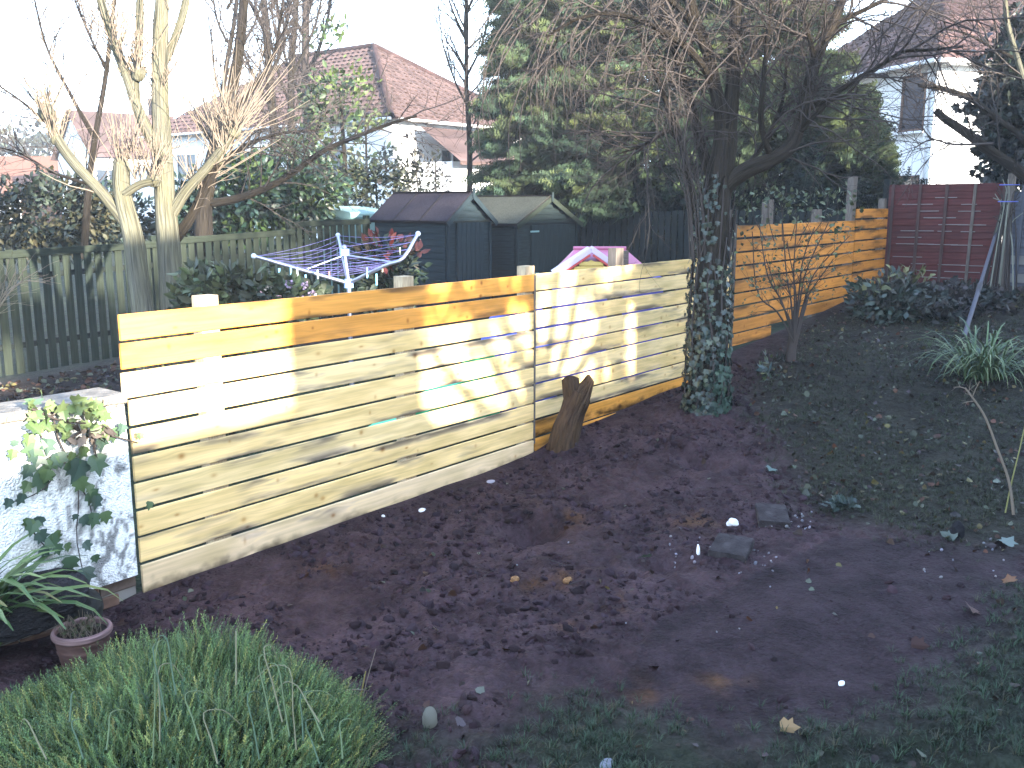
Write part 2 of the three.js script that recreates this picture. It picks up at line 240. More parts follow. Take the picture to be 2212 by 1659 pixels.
{
  const ax = (segs) => { const o = []; for (const [a, b, s] of segs) for (let x = a; x < b - 1e-6; x += s) o.push(x); o.push(segs[segs.length - 1][1]); return o; };
  const xs = ax([[-500, -100, 200], [-100, -20, 20], [-20, 0, 4], [0, 1.2, 0.3], [1.2, 8.6, 0.026], [8.6, 12, 0.05], [12, 20, 0.25], [20, 60, 8], [60, 500, 110]]), zs = ax([[-500, -100, 100], [-100, -20, 10], [-20, -5.4, 0.5], [-5.4, -5, 0.1], [-5, -0.6, 0.026], [-0.6, 1.4, 0.06], [1.4, 20, 2], [20, 100, 20], [100, 500, 200]]);
  const P = [], C = [], U = [], I = [], nx = xs.length, nz = zs.length;
  for (let j = 0; j < nz; j++) for (let i = 0; i < nx; i++) {
    const x = xs[i], z = zs[j]; P.push(x, groundH(x, z), z); U.push(x / 1.6, z / 1.6);
    let c = [0.052, 0.034, 0.0385]; const n = fbm(x * 2.6, z * 2.6, 3, 61);
    if (z < FZ - 0.03) c = z > -9.6 && x < 16.3 ? [0.022, 0.036, 0.016] : x > 16.4 || z < -12.2 ? [0.022, 0.032, 0.014] : [0.03, 0.024, 0.022];
    else if (x > 17.5 || x < -1.5 || z > 1.5) c = [0.022, 0.034, 0.015];
    else { const k = 0.82 + 0.5 * n; c = c.map((v) => v * k); if (inside(SMOOTH, x, z)) c = [0.036, 0.0245, 0.0295]; for (const [sx, sz, r] of SAND) { const d = Math.exp(-((x - sx) ** 2 + (z - sz) ** 2) / (r * r)) * clamp((fbm(x * 9, z * 9, 3, 71) - 0.4) * 4, 0, 1); c = [lerp(c[0], 0.085, d), lerp(c[1], 0.045, d), lerp(c[2], 0.024, d)]; }
      const fl = softly(inLawn, x, z, 0.3), fe = softly(inEdge, x, z, 0.2), nn = 0.75 + 0.5 * fbm(x * 7, z * 7, 3, 43); c = c.map((v, q) => lerp(lerp(v, [0.0235, 0.0235, 0.0165][q] * nn, fl), [0.023, 0.03, 0.0195][q] * nn, fe)); }
    C.push(...c);
  }
  for (let j = 0; j < nz - 1; j++) for (let i = 0; i < nx - 1; i++) { const a = j * nx + i; I.push(a, a + nx, a + 1, a + 1, a + nx, a + nx + 1); }
  const g = new THREE.BufferGeometry(); g.setAttribute('position', new THREE.Float32BufferAttribute(P, 3)); g.setAttribute('color', new THREE.Float32BufferAttribute(C, 3)); g.setAttribute('uv', new THREE.Float32BufferAttribute(U, 2)); g.setIndex(I); g.computeVertexNormals();
  const o = part('ground', g, mat(0.85, 0.82, 0.86, 0.82, { map: T.soil, vertexColors: true, bumpMap: T.soilB, bumpScale: 0.03 }));
  o.userData = { kind: 'structure', label: 'dark trodden garden soil turning to leafy lawn beside the timber fence', category: 'ground' };
}

// ---------------------------------------------------------------- timber fence
const M = {
  pale: mat(0.89, 0.64, 0.285, 0.8, { map: T.pale }), paleB: mat(0.87, 0.65, 0.315, 0.8, { map: T.pale }), orange: mat(0.74, 0.33, 0.06, 0.6, { map: T.orange }), orangeB: mat(0.70, 0.305, 0.055, 0.6, { map: T.orange }), orangeC: mat(0.58, 0.235, 0.038, 0.7, { map: T.orange }), orangeD: mat(0.53, 0.215, 0.036, 0.7, { map: T.orange }), endGrain: mat(0.5, 0.4, 0.27, 0.9, { map: rep(T.grain, 2, 2) }),
  paleMud: mat(0.80, 0.60, 0.35, 0.85, { map: T.mud }), orangeMud: mat(0.72, 0.33, 0.06, 0.75, { map: T.mud }), greyPost: mat(0.15, 0.13, 0.115, 0.95, { map: rep(T.grain, 2, 2) }), white: mat(0.86, 0.88, 0.87, 0.95, { bumpMap: rep(T.rough, 1.6, 1.6), bumpScale: 0.008 }), brick: mat(0.26, 0.16, 0.12, 0.95, { map: rep(T.mottle, 3, 3) }), brickB: mat(0.2, 0.15, 0.125, 0.95, { map: rep(T.mottle, 3, 3) }), mortar: mat(0.22, 0.21, 0.2, 1),
  cap: mat(0.33, 0.31, 0.28, 0.95, { map: rep(T.mottle, 2, 2), bumpMap: rep(T.soilB, 1, 1), bumpScale: 0.02 }),
  green: mat(0.018, 0.027, 0.022, 0.85, { map: rep(T.grain, 1.2, 1.2) }), greenB: mat(0.023, 0.031, 0.023, 0.85, { map: rep(T.grain, 1.2, 1.2) }), greenDark: mat(0.014, 0.019, 0.019, 0.85, { map: rep(T.grain, 1, 1) }), shed: mat(0.016, 0.028, 0.036, 0.75, { map: rep(T.grain, 1, 1) }), shedB: mat(0.018, 0.03, 0.038, 0.75, { map: rep(T.grain, 1, 1) }), shed2: mat(0.017, 0.027, 0.029, 0.75, { map: rep(T.grain, 1, 1) }),
  felt: mat(0.026, 0.022, 0.029, 0.95, { map: rep(T.felt, 1, 1) }), feltB: mat(0.045, 0.048, 0.038, 0.95, { map: rep(T.felt, 1, 1) }), feltEdge: mat(0.016, 0.014, 0.016, 0.95),
  brown: mat(0.105, 0.032, 0.032, 0.9, { map: rep(T.grain, 0.8, 0.8) }), brownB: mat(0.09, 0.03, 0.03, 0.9, { map: rep(T.grain, 0.8, 0.8) }), brownWorn: mat(0.085, 0.055, 0.052, 0.9, { map: rep(T.grain, 0.8, 0.8) }), slate: mat(0.10, 0.11, 0.14, 0.9, { map: rep(T.grain, 0.8, 0.8) }),
  bark: mat(0.036, 0.029, 0.027, 0.95, { map: rep(T.bark, 2, 0.7), bumpMap: rep(T.barkB, 2, 0.7), bumpScale: 0.03 }), barkPale: mat(0.155, 0.145, 0.125, 0.95, { map: rep(T.bark, 2, 0.6), bumpMap: rep(T.barkB, 2, 0.6), bumpScale: 0.02 }), twig: mat(0.042, 0.036, 0.034, 0.95), twigPale: mat(0.15, 0.125, 0.1, 0.9), twigDark: mat(0.05, 0.042, 0.04, 0.95),
  leaf: mat(1, 1, 1, 0.55), leafGloss: mat(1, 1, 1, 0.4), matteLeaf: mat(1.1, 1.15, 1.15, 0.85), metal: mat(0.3, 0.33, 0.44, 0.35, { metalness: 0.85 }), stone: mat(0.1, 0.095, 0.095, 0.95, { map: rep(T.mottle, 3, 3), bumpMap: rep(T.soilB, 1, 1), bumpScale: 0.02 }), whiteStone: mat(0.6, 0.6, 0.62, 0.8),
};
const rF = rng(77);
let bandNo = 0;
function board(x0, x1, yTop, h, m, parent, z = FZ) {
  const L = x1 - x0, uo = rF() * 4, band = bandNo++ % 8, flip = rF() > 0.5 ? 1 : -1;
  const g = bar(L, h, 0.019, 0.004, (x, y) => [(flip * x + uo) / 4, (band + 0.06 + 0.88 * clamp(y / h + 0.5, 0, 1)) / 8]);
  return part('board', g, m, parent, [(x0 + x1) / 2, yTop - h / 2 + (rF() - 0.5) * 0.004, z - 0.011 + (rF() - 0.5) * 0.005], [(rF() - 0.5) * 0.02, 0, (rF() - 0.5) * 0.0022]);
}
const post = (x, y0, y1, w, m, parent, z = FZ - 0.024 - 0.05) => part('post', upBar(y1 - y0, w, 0.1, 0.006), m, parent, [x, (y0 + y1) / 2, z], [0, 0, (rF() - 0.5) * 0.012]);
const PITCHB = 0.1635, BH = 0.1455;
const fenceA = thing('timber_fence', 'long horizontal-board fence of pale and orange planks, partly sunlit, beside the white wall', 'fence', [0, 0, 0]);
for (let i = 0; i < 10; i++) {
  const y = 1.616 - i * PITCHB;
  board(2.765 + (i > 2 ? 0.02 : -0.005 * i), 6.588, y, i === 9 ? 0.24 : BH, i > 8 ? M.paleMud : i < 2 ? (i ? M.orangeB : M.orange) : i % 3 ? M.pale : M.paleB, fenceA);
  board(6.612, i === 9 ? 8.2 : 10.52, y + 0.008, i === 9 ? 0.2 : BH, i > 7 ? M.orangeMud : i % 2 ? M.paleB : M.pale, fenceA, FZ + 0.004);
}
post(3.36, -0.3, 1.675, 0.125, M.endGrain, fenceA); post(5.06, -0.3, 1.69, 0.12, M.endGrain, fenceA); post(6.56, -0.3, 1.69, 0.13, M.endGrain, fenceA); post(8.02, -0.2, 1.79, 0.14, M.greyPost, fenceA); post(9.4, -0.2, 1.6, 0.12, M.greyPost, fenceA);
part('corner_strip', upBar(1.5, 0.026, 0.02, 0.002), M.greyPost, fenceA, [6.6, 0.86, FZ - 0.008]);
const fenceB = thing('timber_fence', 'orange-stained board fence behind the many-stemmed shrub, stepped higher at its far end', 'fence', [0, 0, 0]);
for (let i = 0; i < 9; i++) { const y = 1.962 - i * PITCHB; board(10.6, i === 8 ? 11.75 : 14.72, y, 0.139, i % 3 === 1 ? M.orangeD : M.orangeC, fenceB); if (i < 8) board(14.745, 16.28, y + 0.01, 0.139, i % 2 ? M.orangeC : M.orangeD, fenceB, FZ + 0.006); }
board(14.76, 16.28, 1.962 + PITCHB + 0.012, 0.139, M.orangeC, fenceB, FZ + 0.004);
post(10.44, 0.1, 2.15, 0.17, M.greyPost, fenceB); post(11.62, 0.2, 2.27, 0.15, M.greyPost, fenceB); post(14.7, 0.3, 2.62, 0.17, M.greyPost, fenceB); post(13.3, 0.3, 2.14, 0.14, M.greyPost, fenceB); post(16.2, 0.3, 2.3, 0.12, M.greyPost, fenceB);
part('corner_strip', upBar(1.6, 0.05, 0.022, 0.003), M.greyPost, fenceB, [10.555, 1.18, FZ - 0.004]);

// ---------------------------------------------------------------- white garden wall
{
  const w = thing('garden_wall', 'low white roughcast wall with flat coping, hung with ivy, ending at the timber fence', 'wall', [0, 0, 0]);
  const L = 5.2, x1 = 2.755, g = new THREE.BoxGeometry(L, 1.02, 0.22, 360, 70, 1), p = g.attributes.position, c = [];
  const u = g.attributes.uv, n = g.attributes.normal;
  for (let i = 0; i < p.count; i++) {
    const x = p.getX(i) + x1 - L / 2, y = p.getY(i) + 0.1 + 0.51; u.setXY(i, x, y); if (n.getZ(i) > 0.5) p.setZ(i, p.getZ(i) + 0.012 * (fbm(x * 5, y * 5, 3, 5) - 0.5));
    const d = sstep(0.9, 0.15, x1 - x) * clamp((fbm(x * 34, y * 20, 3, 15) - 0.5) * 8, 0, 1) * sstep(0.2, 0.62, fbm(x * 4.5, y * 1.6, 2, 8) + 0.12), drip = 0.2 * sstep(0.95, 1.12, y) * clamp((fbm(x * 12, y * 3, 3, 33) - 0.4) * 3, 0, 1);
    const k = 1 - 0.72 * d - drip; c.push(k, k * 1.0, k * 1.01);
  }
  g.setAttribute('color', new THREE.Float32BufferAttribute(c, 3)); const m = M.white.clone(); m.vertexColors = true;
  part('render_coat', g, m, w, [x1 - L / 2, 0.61, FZ - 0.11]);
  const r = rng(4); let x = x1 - L;
  for (let k = 0; k < 6; k++) { const l = k === 5 ? x1 + 0.005 - x : 0.87; part('coping_stone', bar(l - 0.008, 0.055, 0.31, 0.01), M.cap, w, [x + l / 2, 1.15 + 0.006 * (r() - 0.5), FZ - 0.125]); x += l; }
  part('footing', boxG(L, 0.36, 0.18), M.mortar, w, [x1 - L / 2, -0.09, FZ - 0.125]);
  const bg = bar(0.215, 0.064, 0.1, 0.005);
  for (let row = 0; row < 4; row++) for (let k = 0; k < 7; k++) { const bx = x1 - 0.112 - k * 0.227 - (row % 2) * 0.113; part('brick', bg, (k + row) % 3 ? M.brick : M.brickB, w, [bx + (row % 2 && !k ? 0 : 0), 0.06 - row * 0.076, FZ - 0.072 + 0.008 * r()], [0, 0, 0.008 * (r() - 0.5)]); }
}
// ---------------------------------------------------------------- green fences of the neighbouring garden
{
  const f = thing('slatted_fence', 'long green vertical-slat fence with gaps, standing behind the rotary airer and the twin-trunked tree', 'fence');
  const r = rng(12), Z = -12.1, top = [[2.5, 1.62], [6.8, 1.69], [7.8, 1.76], [9.78, 1.82], [9.8, 1.95], [11.4, 1.97]], bot = [[3, 0.02], [11.4, 0.35]], sg = upBar(1, 0.1, 0.018, 0.003);
  for (let x = 2.6; x < 11.4; x += 0.141) { const a = interp(bot, x), b = interp(top, x), o = part('slat', sg, r() > 0.5 ? M.green : M.greenB, f, [x, (a + b) / 2, Z + 0.012 * (r() - 0.5)], [0, 0, (r() - 0.5) * 0.012]); o.scale.y = b - a - 0.03 * r(); }
  for (const [x0, x1] of [[2.5, 5], [5, 7.4], [7.4, 9.79], [9.8, 11.45]]) { const y = interp(top, (x0 + x1) / 2), q = Math.atan2(interp(top, x1 - 0.02) - interp(top, x0 + 0.02), x1 - x0); part('top_rail', bar(x1 - x0, 0.09, 0.03, 0.004), M.greenB, f, [(x0 + x1) / 2, y - 0.05, Z + 0.03], [0, 0, q]); for (const h of [0.35, 1.2]) part('rail', bar(x1 - x0, 0.07, 0.035, 0.004), M.greenDark, f, [(x0 + x1) / 2, interp(bot, (x0 + x1) / 2) + h, Z - 0.03], [0, 0, q]); }
  for (const x of [2.5, 5, 7.4, 9.79, 11.45]) part('post', upBar(interp(top, x + 0.03) - interp(bot, x) + 0.3, 0.09, 0.09, 0.006), M.green, f, [x, (interp(top, x + 0.03) + interp(bot, x) - 0.2) / 2, Z - 0.075]);
  const e = thing('slatted_fence', 'dark close-boarded fence behind the pink playhouse, between the sheds and the ivy-clad tree', 'fence');
  for (let z = -11.3; z < -5.25; z += 0.139) { const b = 2.03 + 0.06 * sstep(-11, -8, z) + 0.02 * r(), o = part('slat', sg, M.greenDark, e, [16.42, (0.6 + b) / 2, z], [(r() - 0.5) * 0.01, Math.PI / 2, 0]); o.scale.set(1.1, b - 0.6, 1); }
  for (const y of [0.95, 1.75]) part('rail', bar(6.1, 0.08, 0.04, 0.004).rotateY(Math.PI / 2), M.greenDark, e, [16.47, y, -8.28]);
}
// ---------------------------------------------------------------- sheds
function shed(name, label, o) {
  const t = thing(name, label, 'shed'), { x0, x1, zn, zf, yF, yE, yR, m, mb, roof } = o, xm = (x0 + x1) / 2, L = zn - zf, r = rng(o.seed);
  const nb = Math.round((yE - yF) / 0.104), bh = (yE - yF) / nb, bg = bar(L - 0.08, bh - 0.004, 0.018, 0.004).rotateY(Math.PI / 2);
  for (let k = 0; k < nb; k++) part('side_board', bg, r() > 0.5 ? m : mb, t, [x0 + 0.002 * r(), yF + (k + 0.5) * bh, (zn + zf) / 2], [0, 0, -0.09]);
  part('far_side', boxG(0.018, yE - yF, L - 0.08), m, t, [x1, (yE + yF) / 2, (zn + zf) / 2]);
  const pent = [[x0 + 0.01, yF], [x1 - 0.01, yF], [x1 - 0.01, yE], [xm, yR - 0.045], [x0 + 0.01, yE]];
  part('gable_wall', slab(pent, 0.02), mb, t, [0, 0, zf]); part('gable_wall', slab(pent, 0.02), m, t, [0, 0, zn - 0.02]);
  for (const x of [x0 + 0.02, x1 - 0.02]) part('corner_strip', upBar(yE - yF - 0.02, 0.05, 0.03, 0.004), mb, t, [x, (yE + yF) / 2 - 0.01, zn + 0.006]);
  const dw = (x1 - x0) * 0.62, dx = xm + (o.doorOff || 0), n = 6, dh = yE - yF - 0.07, dg = upBar(dh, dw / n - 0.004, 0.02, 0.004), door = part('door', boxG(dw, dh, 0.012), m, t, [dx, yF + 0.03 + dh / 2, zn + 0.006]);
  for (let k = 0; k < n; k++) part('door_board', dg, r() > 0.5 ? mb : m, door, [-dw / 2 + (k + 0.5) * dw / n, 0, 0.016]);
  part('door_head', bar(x1 - x0 - 0.11, 0.03, 0.03, 0.004), M.greenDark, t, [xm, yE - 0.02, zn + 0.01]);
  for (let k = 1; (k + 1) * 0.1 < yR - yE; k++) { const w = (x1 - x0) * (1 - (k * 0.1 + 0.06) / (yR - yE)) - 0.1; if (w > 0.1) part('pediment_board', bar(w, 0.096, 0.018, 0.004), k % 2 ? mb : m, t, [xm, yE + k * 0.1, zn + 0.002], [0.07, 0, 0]); }
  for (const h of o.hinges || []) { const hg = part('hinge', bar(0.26, 0.03, 0.008, 0.002), M.metalGreen || (M.metalGreen = mat(0.16, 0.27, 0.28, 0.5)), door, [-dw / 2 + 0.08, h - (yF + 0.03 + dh / 2), 0.032]); }
  const hx = (x1 - x0) / 2 + 0.07, dy = yR - yE + 0.03, sl = Math.hypot(hx, dy), an = Math.atan2(dy, hx), over = 0.07;
  for (const s of [-1, 1]) {
    const p = new THREE.Group(); p.name = 'roof_slope'; p.position.set(xm + s * hx / 2, (yR + yE - 0.03) / 2 + 0.018, (zn + zf) / 2); p.rotation.z = -s * an; t.add(p);
    part('roof_deck', boxG(sl, 0.02, L + 2 * over), M.feltEdge, p, [0, 0, 0]);
    const strips = o.strips, w = (L + 2 * over) / strips;
    for (let k = 0; k < strips; k++) { part('felt_sheet', boxG(sl + 0.012, 0.006, w - 0.012), roof, p, [0, 0.0135, -(L + 2 * over) / 2 + (k + 0.5) * w]); if (k) part('felt_seam', bar(sl + 0.016, 0.014, 0.035, 0.003), M.feltEdge, p, [0, 0.019, -(L + 2 * over) / 2 + k * w]); }
    part('eave_edge', bar(L + 2 * over, 0.045, 0.014, 0.002).rotateY(Math.PI / 2), M.feltEdge, p, [s * (sl / 2 + 0.007), -0.014, 0]);
    part('barge_board', bar(sl + 0.02, 0.085, 0.02, 0.003), o.barge || mb, t, [xm + s * hx / 2, (yR + yE - 0.03) / 2 - 0.03, zn + over + 0.012], [0, 0, -s * an]);
  }
  part('ridge_cap', bar(L + 2 * over, 0.012, 0.12, 0.003).rotateY(Math.PI / 2), M.feltEdge, t, [xm, yR + 0.034, (zn + zf) / 2]);
  part('finial', upBar(0.17, 0.05, 0.02, 0.004), mb, t, [xm, yR + 0.01, zn + over + 0.034]);
  return t;
}
shed('garden_shed', 'dark green shed with purple-grey felt roof in three strips, nearest the rotary airer', { x0: 11.5, x1: 12.6, zn: -10.36, zf: -12.02, yF: 0.4, yE: 1.95, yR: 2.38, m: M.shed, mb: M.shedB, roof: M.felt, strips: 3, seed: 3 });
shed('garden_shed', 'dark green shed with mossy roof edge and hinged door, half under the conifers', { x0: 13.24, x1: 15.1, zn: -10.3, zf: -12.35, yF: 0.45, yE: 1.88, yR: 2.33, m: M.shed2, mb: M.shed2, roof: M.feltB, strips: 1, seed: 5, hinges: [1.73, 0.98], barge: M.greenB, doorOff: 0.05 });
{
  const t = thing('storage_box', 'pale teal garden store showing its flat lid over the slatted fence, behind the nearest shed', 'storage box', [12.35, 0.4, -13.4]), m = mat(0.13, 0.23, 0.23, 0.5), mb = mat(0.2, 0.32, 0.32, 0.45);
  part('body', boxG(1.0, 1.6, 0.8), m, t, [0, 0.8, 0]); part('lid', bar(1.1, 0.12, 0.9, 0.03), mb, t, [0, 1.66, 0], [0.12, 0, 0]); part('rim', bar(1.14, 0.03, 0.94, 0.008), m, t, [0, 1.58, 0], [0.12, 0, 0]);
}
// ---------------------------------------------------------------- playhouse, slide, blue sheet
{
  const b = at(1277, 585, 10.35), gY = 0.15, t = thing('playhouse', "child's plastic playhouse with pink roof and yellow gable peeping over the pale fence", 'playhouse', [b.x, gY, b.z], -(Math.PI / 2 - YAW));
  const pink = mat(0.46, 0.15, 0.25, 0.4), lilac = mat(0.50, 0.42, 0.56, 0.35), yel = mat(0.52, 0.38, 0.12, 0.5), blue = mat(0.10, 0.10, 0.45, 0.5), red = mat(0.45, 0.06, 0.07, 0.5);
  const A = 1.745 - gY, E = 1.46 - gY;
  part('wall', boxG(1.2, E - 0.05, 0.9), blue, t, [0.22, (E - 0.05) / 2, -0.62]);
  part('gable', slab([[-0.32, E - 0.1], [0.34, E - 0.1], [0.34, E], [0.0, A - 0.13], [-0.32, E]], 0.03), yel, t, [0, 0, -0.02]);
  for (let k = 0; k < 4; k++) { const y = E - 0.04 + k * 0.052, w = 0.62 * (1 - (y - E + 0.06) / (A - E + 0.02)); if (w > 0.06) part('gable_board', bar(w, 0.046, 0.02, 0.006), yel, t, [0.0, y, 0.006]); }
  for (const s of [-1, 1]) { const L = 0.47, an = Math.atan2(A - E, 0.42); part('gable_roof', new THREE.ExtrudeGeometry(new THREE.Shape([new THREE.Vector2(-L / 2, -0.02), new THREE.Vector2(L / 2, -0.02), new THREE.Vector2(L / 2, 0.02), new THREE.Vector2(-L / 2, 0.028)]), { depth: 0.36, bevelSize: 0.008, bevelThickness: 0.008, bevelSegments: 2 }), lilac, t, [s * 0.205, (A + E) / 2 - 0.012, -0.32], [0, 0, -s * an]); part('roof_trim', bar(L - 0.04, 0.03, 0.02, 0.006), red, t, [s * 0.195, (A + E) / 2 - 0.05, 0.03], [0, 0, -s * an]); }
  const m = new MB(), y0 = E - 0.02, y1 = A - 0.03, P = [[-0.35, y0, 0.0], [0.72, y0, 0.0], [0.72, y0, -1.15], [-0.35, y0, -1.15], [-0.15, y1, -0.5], [0.42, y1, -0.5]].map((p) => V(...p));
  m.quad(P[0], P[1], P[5], P[4]); m.tri(P[1], P[2], P[5]); m.quad(P[2], P[3], P[4], P[5]); m.tri(P[3], P[0], P[4]); m.quad(P[3], P[2], P[1], P[0]); m.build('roof', pink, t);
  part('ridge', bar(0.6, 0.035, 0.06, 0.012), pink, t, [0.135, y1 + 0.008, -0.5]); part('chimney', boxG(0.13, 0.2, 0.13), M.greyPost, t, [0.36, y1 - 0.11, -0.22]);
  const s = thing('plastic_slide', 'green plastic slide glimpsed as bright strips through the gaps of the pale fence', 'slide', [6.1, 0.1, -5.75]), gm = mat(0.03, 0.42, 0.22, 0.35);
  part('chute', bar(1.25, 0.04, 0.4, 0.015), gm, s, [0, 0.38, 0], [0, -0.3, 0.42]); part('side_rail', bar(1.25, 0.14, 0.03, 0.01), gm, s, [0.06, 0.43, 0.2], [0, -0.3, 0.42]); part('ladder', upBar(0.75, 0.34, 0.05, 0.01), gm, s, [0.55, 0.37, 0.17], [0, -0.3, 0.1]);
  const q = thing('paddling_pool', 'deep blue plastic pool stood on edge, seen through the fence gaps beside the playhouse', 'paddling pool', [7.3, 0.1, -5.6]), bm = mat(0.05, 0.09, 0.5, 0.4);
  part('rim', new THREE.TorusGeometry(0.55, 0.07, 8, 24), bm, q, [0, 0.6, 0], [-0.15, 0, 0]); part('base', new THREE.CylinderGeometry(0.55, 0.55, 0.02, 24), bm, q, [0, 0.6, 0.01], [Math.PI / 2 - 0.15, 0, 0]);
}
// ---------------------------------------------------------------- rotary airer
{
  const hub = at(753, 612, 9.9), t = thing('rotary_airer', 'metal rotary clothes airer with violet lines and three raised arms behind the fence', 'clothes airer', [hub.x, 0.15, hub.z]);
  const L = (px, py, d) => at(px, py, d).sub(t.position), H = L(753, 612, 9.9), topP = L(744, 545, 9.95), A = L(548, 553, 9.65), B = L(730, 508, 11), Cm = L(838, 571, 9.55), C = L(903, 505, 9.65), lineM = mat(0.16, 0.15, 0.36, 0.6), arms = [];
  new MB().tube([V(H.x, 0, H.z), V(H.x, H.y, H.z), topP.clone().setY(topP.y)], [0.025, 0.022, 0.018], 10).build('pole', M.metal, t);
  for (const a of [[H, A], [H, B], [H, Cm, C]]) { const p = a.length === 3 ? curve([a[0], a[1], L(868, 560, 9.55), a[2]], 10) : [a[0], a[0].clone().lerp(a[1], 0.5), a[1]]; arms.push(p); new MB().tube(p, taper(p.length, 0.021, 0.017), 8).build('arm', M.metal, t); part('end_cap', new THREE.SphereGeometry(0.028, 12, 8), mat(0.35, 0.43, 0.55, 0.4), t, p[p.length - 1]); new MB().tube([topP.clone().add(V(0, -0.03, 0)), polyAt(p, 0.48)], [0.01, 0.01], 6).build('strut', M.metal, t); }
  part('hub', new THREE.CylinderGeometry(0.045, 0.05, 0.09, 14), mat(0.2, 0.32, 0.6, 0.5), t, H); part('top_hub', new THREE.CylinderGeometry(0.05, 0.05, 0.07, 14), mat(0.3, 0.45, 0.75, 0.5), t, topP); part('knob', new THREE.SphereGeometry(0.028, 12, 8), M.metal, t, topP.clone().add(V(0, 0.05, 0)));
  for (let k = 0; k < 3; k++) { const a = arms[k], b = arms[(k + 1) % 3]; for (let i = 0; i < 9; i++) { const f = 0.3 + 0.69 * i / 8, p = polyAt(a, f), q = polyAt(b, f), mid = p.clone().lerp(q, 0.5); mid.y -= 0.05 + (i === 8 ? 0.0 : 0.06) * p.distanceTo(q) * 0.5; const pts = new THREE.QuadraticBezierCurve3(p, mid, q).getPoints(8); new MB().tube(pts, taper(9, 0.0022, 0.0022), 4, false).build('washing_line', lineM, t); } }
  const pegG = mergeGeometries([upBar(0.075, 0.013, 0.012, 0.002).rotateZ(0.1).translate(-0.009, -0.03, 0), upBar(0.075, 0.013, 0.012, 0.002).rotateZ(-0.1).translate(0.009, -0.03, 0), new THREE.TorusGeometry(0.011, 0.003, 5, 10).translate(0, -0.012, 0)]);
  const lb = mat(0.22, 0.5, 0.72, 0.5), pegs = [[603, 587, 9.66, lb, 'pale blue', "under the airer arm that reaches toward the twin trunks, nearest its tip", 1.5], [628, 583, 9.7, lb, 'pale blue', "second from the tip under the airer arm reaching toward the twin trunks", 1.3], [642, 588, 9.7, mat(0.5, 0.62, 0.65, 0.5), 'whitish blue', 'third from the tip under the airer arm reaching toward the twin trunks', 1.2], [660, 600, 9.7, lb, 'light blue', 'hanging low under the middle of the long airer arm', 1.2], [686, 590, 9.7, mat(0.45, 0.6, 0.75, 0.5), 'silvery blue', 'hanging just above the long airer arm near the hub', 1.2], [711, 592, 10.1, mat(0.6, 0.27, 0.2, 0.5), 'salmon pink', 'alone on the middle lines of the airer', 1.1], [793, 585, 9.7, lb, 'bright blue', 'on the lines by the bent airer arm, beside the hub', 1.4], [813, 599, 9.6, mat(0.16, 0.46, 0.75, 0.5), 'strong blue', 'hanging lowest under the bent airer arm', 1.5], [864, 541, 9.7, mat(0.55, 0.56, 0.4, 0.5), 'cream', 'high on the bent airer arm against the shed', 1], [826, 578, 9.6, mat(0.5, 0.52, 0.42, 0.5), 'pale cream', 'at the bend of the airer arm before the shed', 1]];
  for (const [x, y, d, m, c, where, s] of pegs) { const g = thing('clothes_peg', `${c} peg ${where}`, 'clothes peg', at(x, y - 5, d), 0.8, 'pegs on the airer'); part('peg_body', pegG, m, g).scale.setScalar(s); if (s > 1.25) part('peg_tag', boxG(0.05, 0.05, 0.012), m, g, [0, -0.07, 0]); }
}
// ---------------------------------------------------------------- houses
const H = { wall: mat(0.78, 0.8, 0.82, 0.95, { bumpMap: rep(T.rough, 0.8, 0.8), bumpScale: 0.02 }), roof: mat(0.125, 0.085, 0.08, 0.9, { map: rep(T.mottle, 0.5, 0.5) }), roofB: mat(0.105, 0.072, 0.068, 0.9, { map: rep(T.mottle, 0.5, 0.5) }), dark: mat(0.075, 0.045, 0.043, 0.9, { map: rep(T.mottle, 0.7, 0.7) }), darkB: mat(0.062, 0.04, 0.04, 0.9), trim: mat(0.6, 0.62, 0.64, 0.6), glass: mat(0.03, 0.04, 0.055, 0.08), frame: mat(0.09, 0.05, 0.035, 0.7), gutter: mat(0.5, 0.52, 0.54, 0.5) };
const tileG = (() => { const m = new MB(), w = 0.5, pr = [[-w, 0.0], [-0.25, 0.16], [0.05, 0.1], [0.3, -0.02], [w, 0.02]]; for (let i = 0; i < 4; i++) { const [a, ya] = pr[i], [b, yb] = pr[i + 1]; m.quad(V(a, ya + 0.14, 0.56), V(b, yb + 0.14, 0.56), V(b, yb, -0.56), V(a, ya, -0.56)); m.quad(V(a, ya - 0.02, 0.56), V(b, yb - 0.02, 0.56), V(b, yb + 0.14, 0.56), V(a, ya + 0.14, 0.56)); } return m.geo(); })();
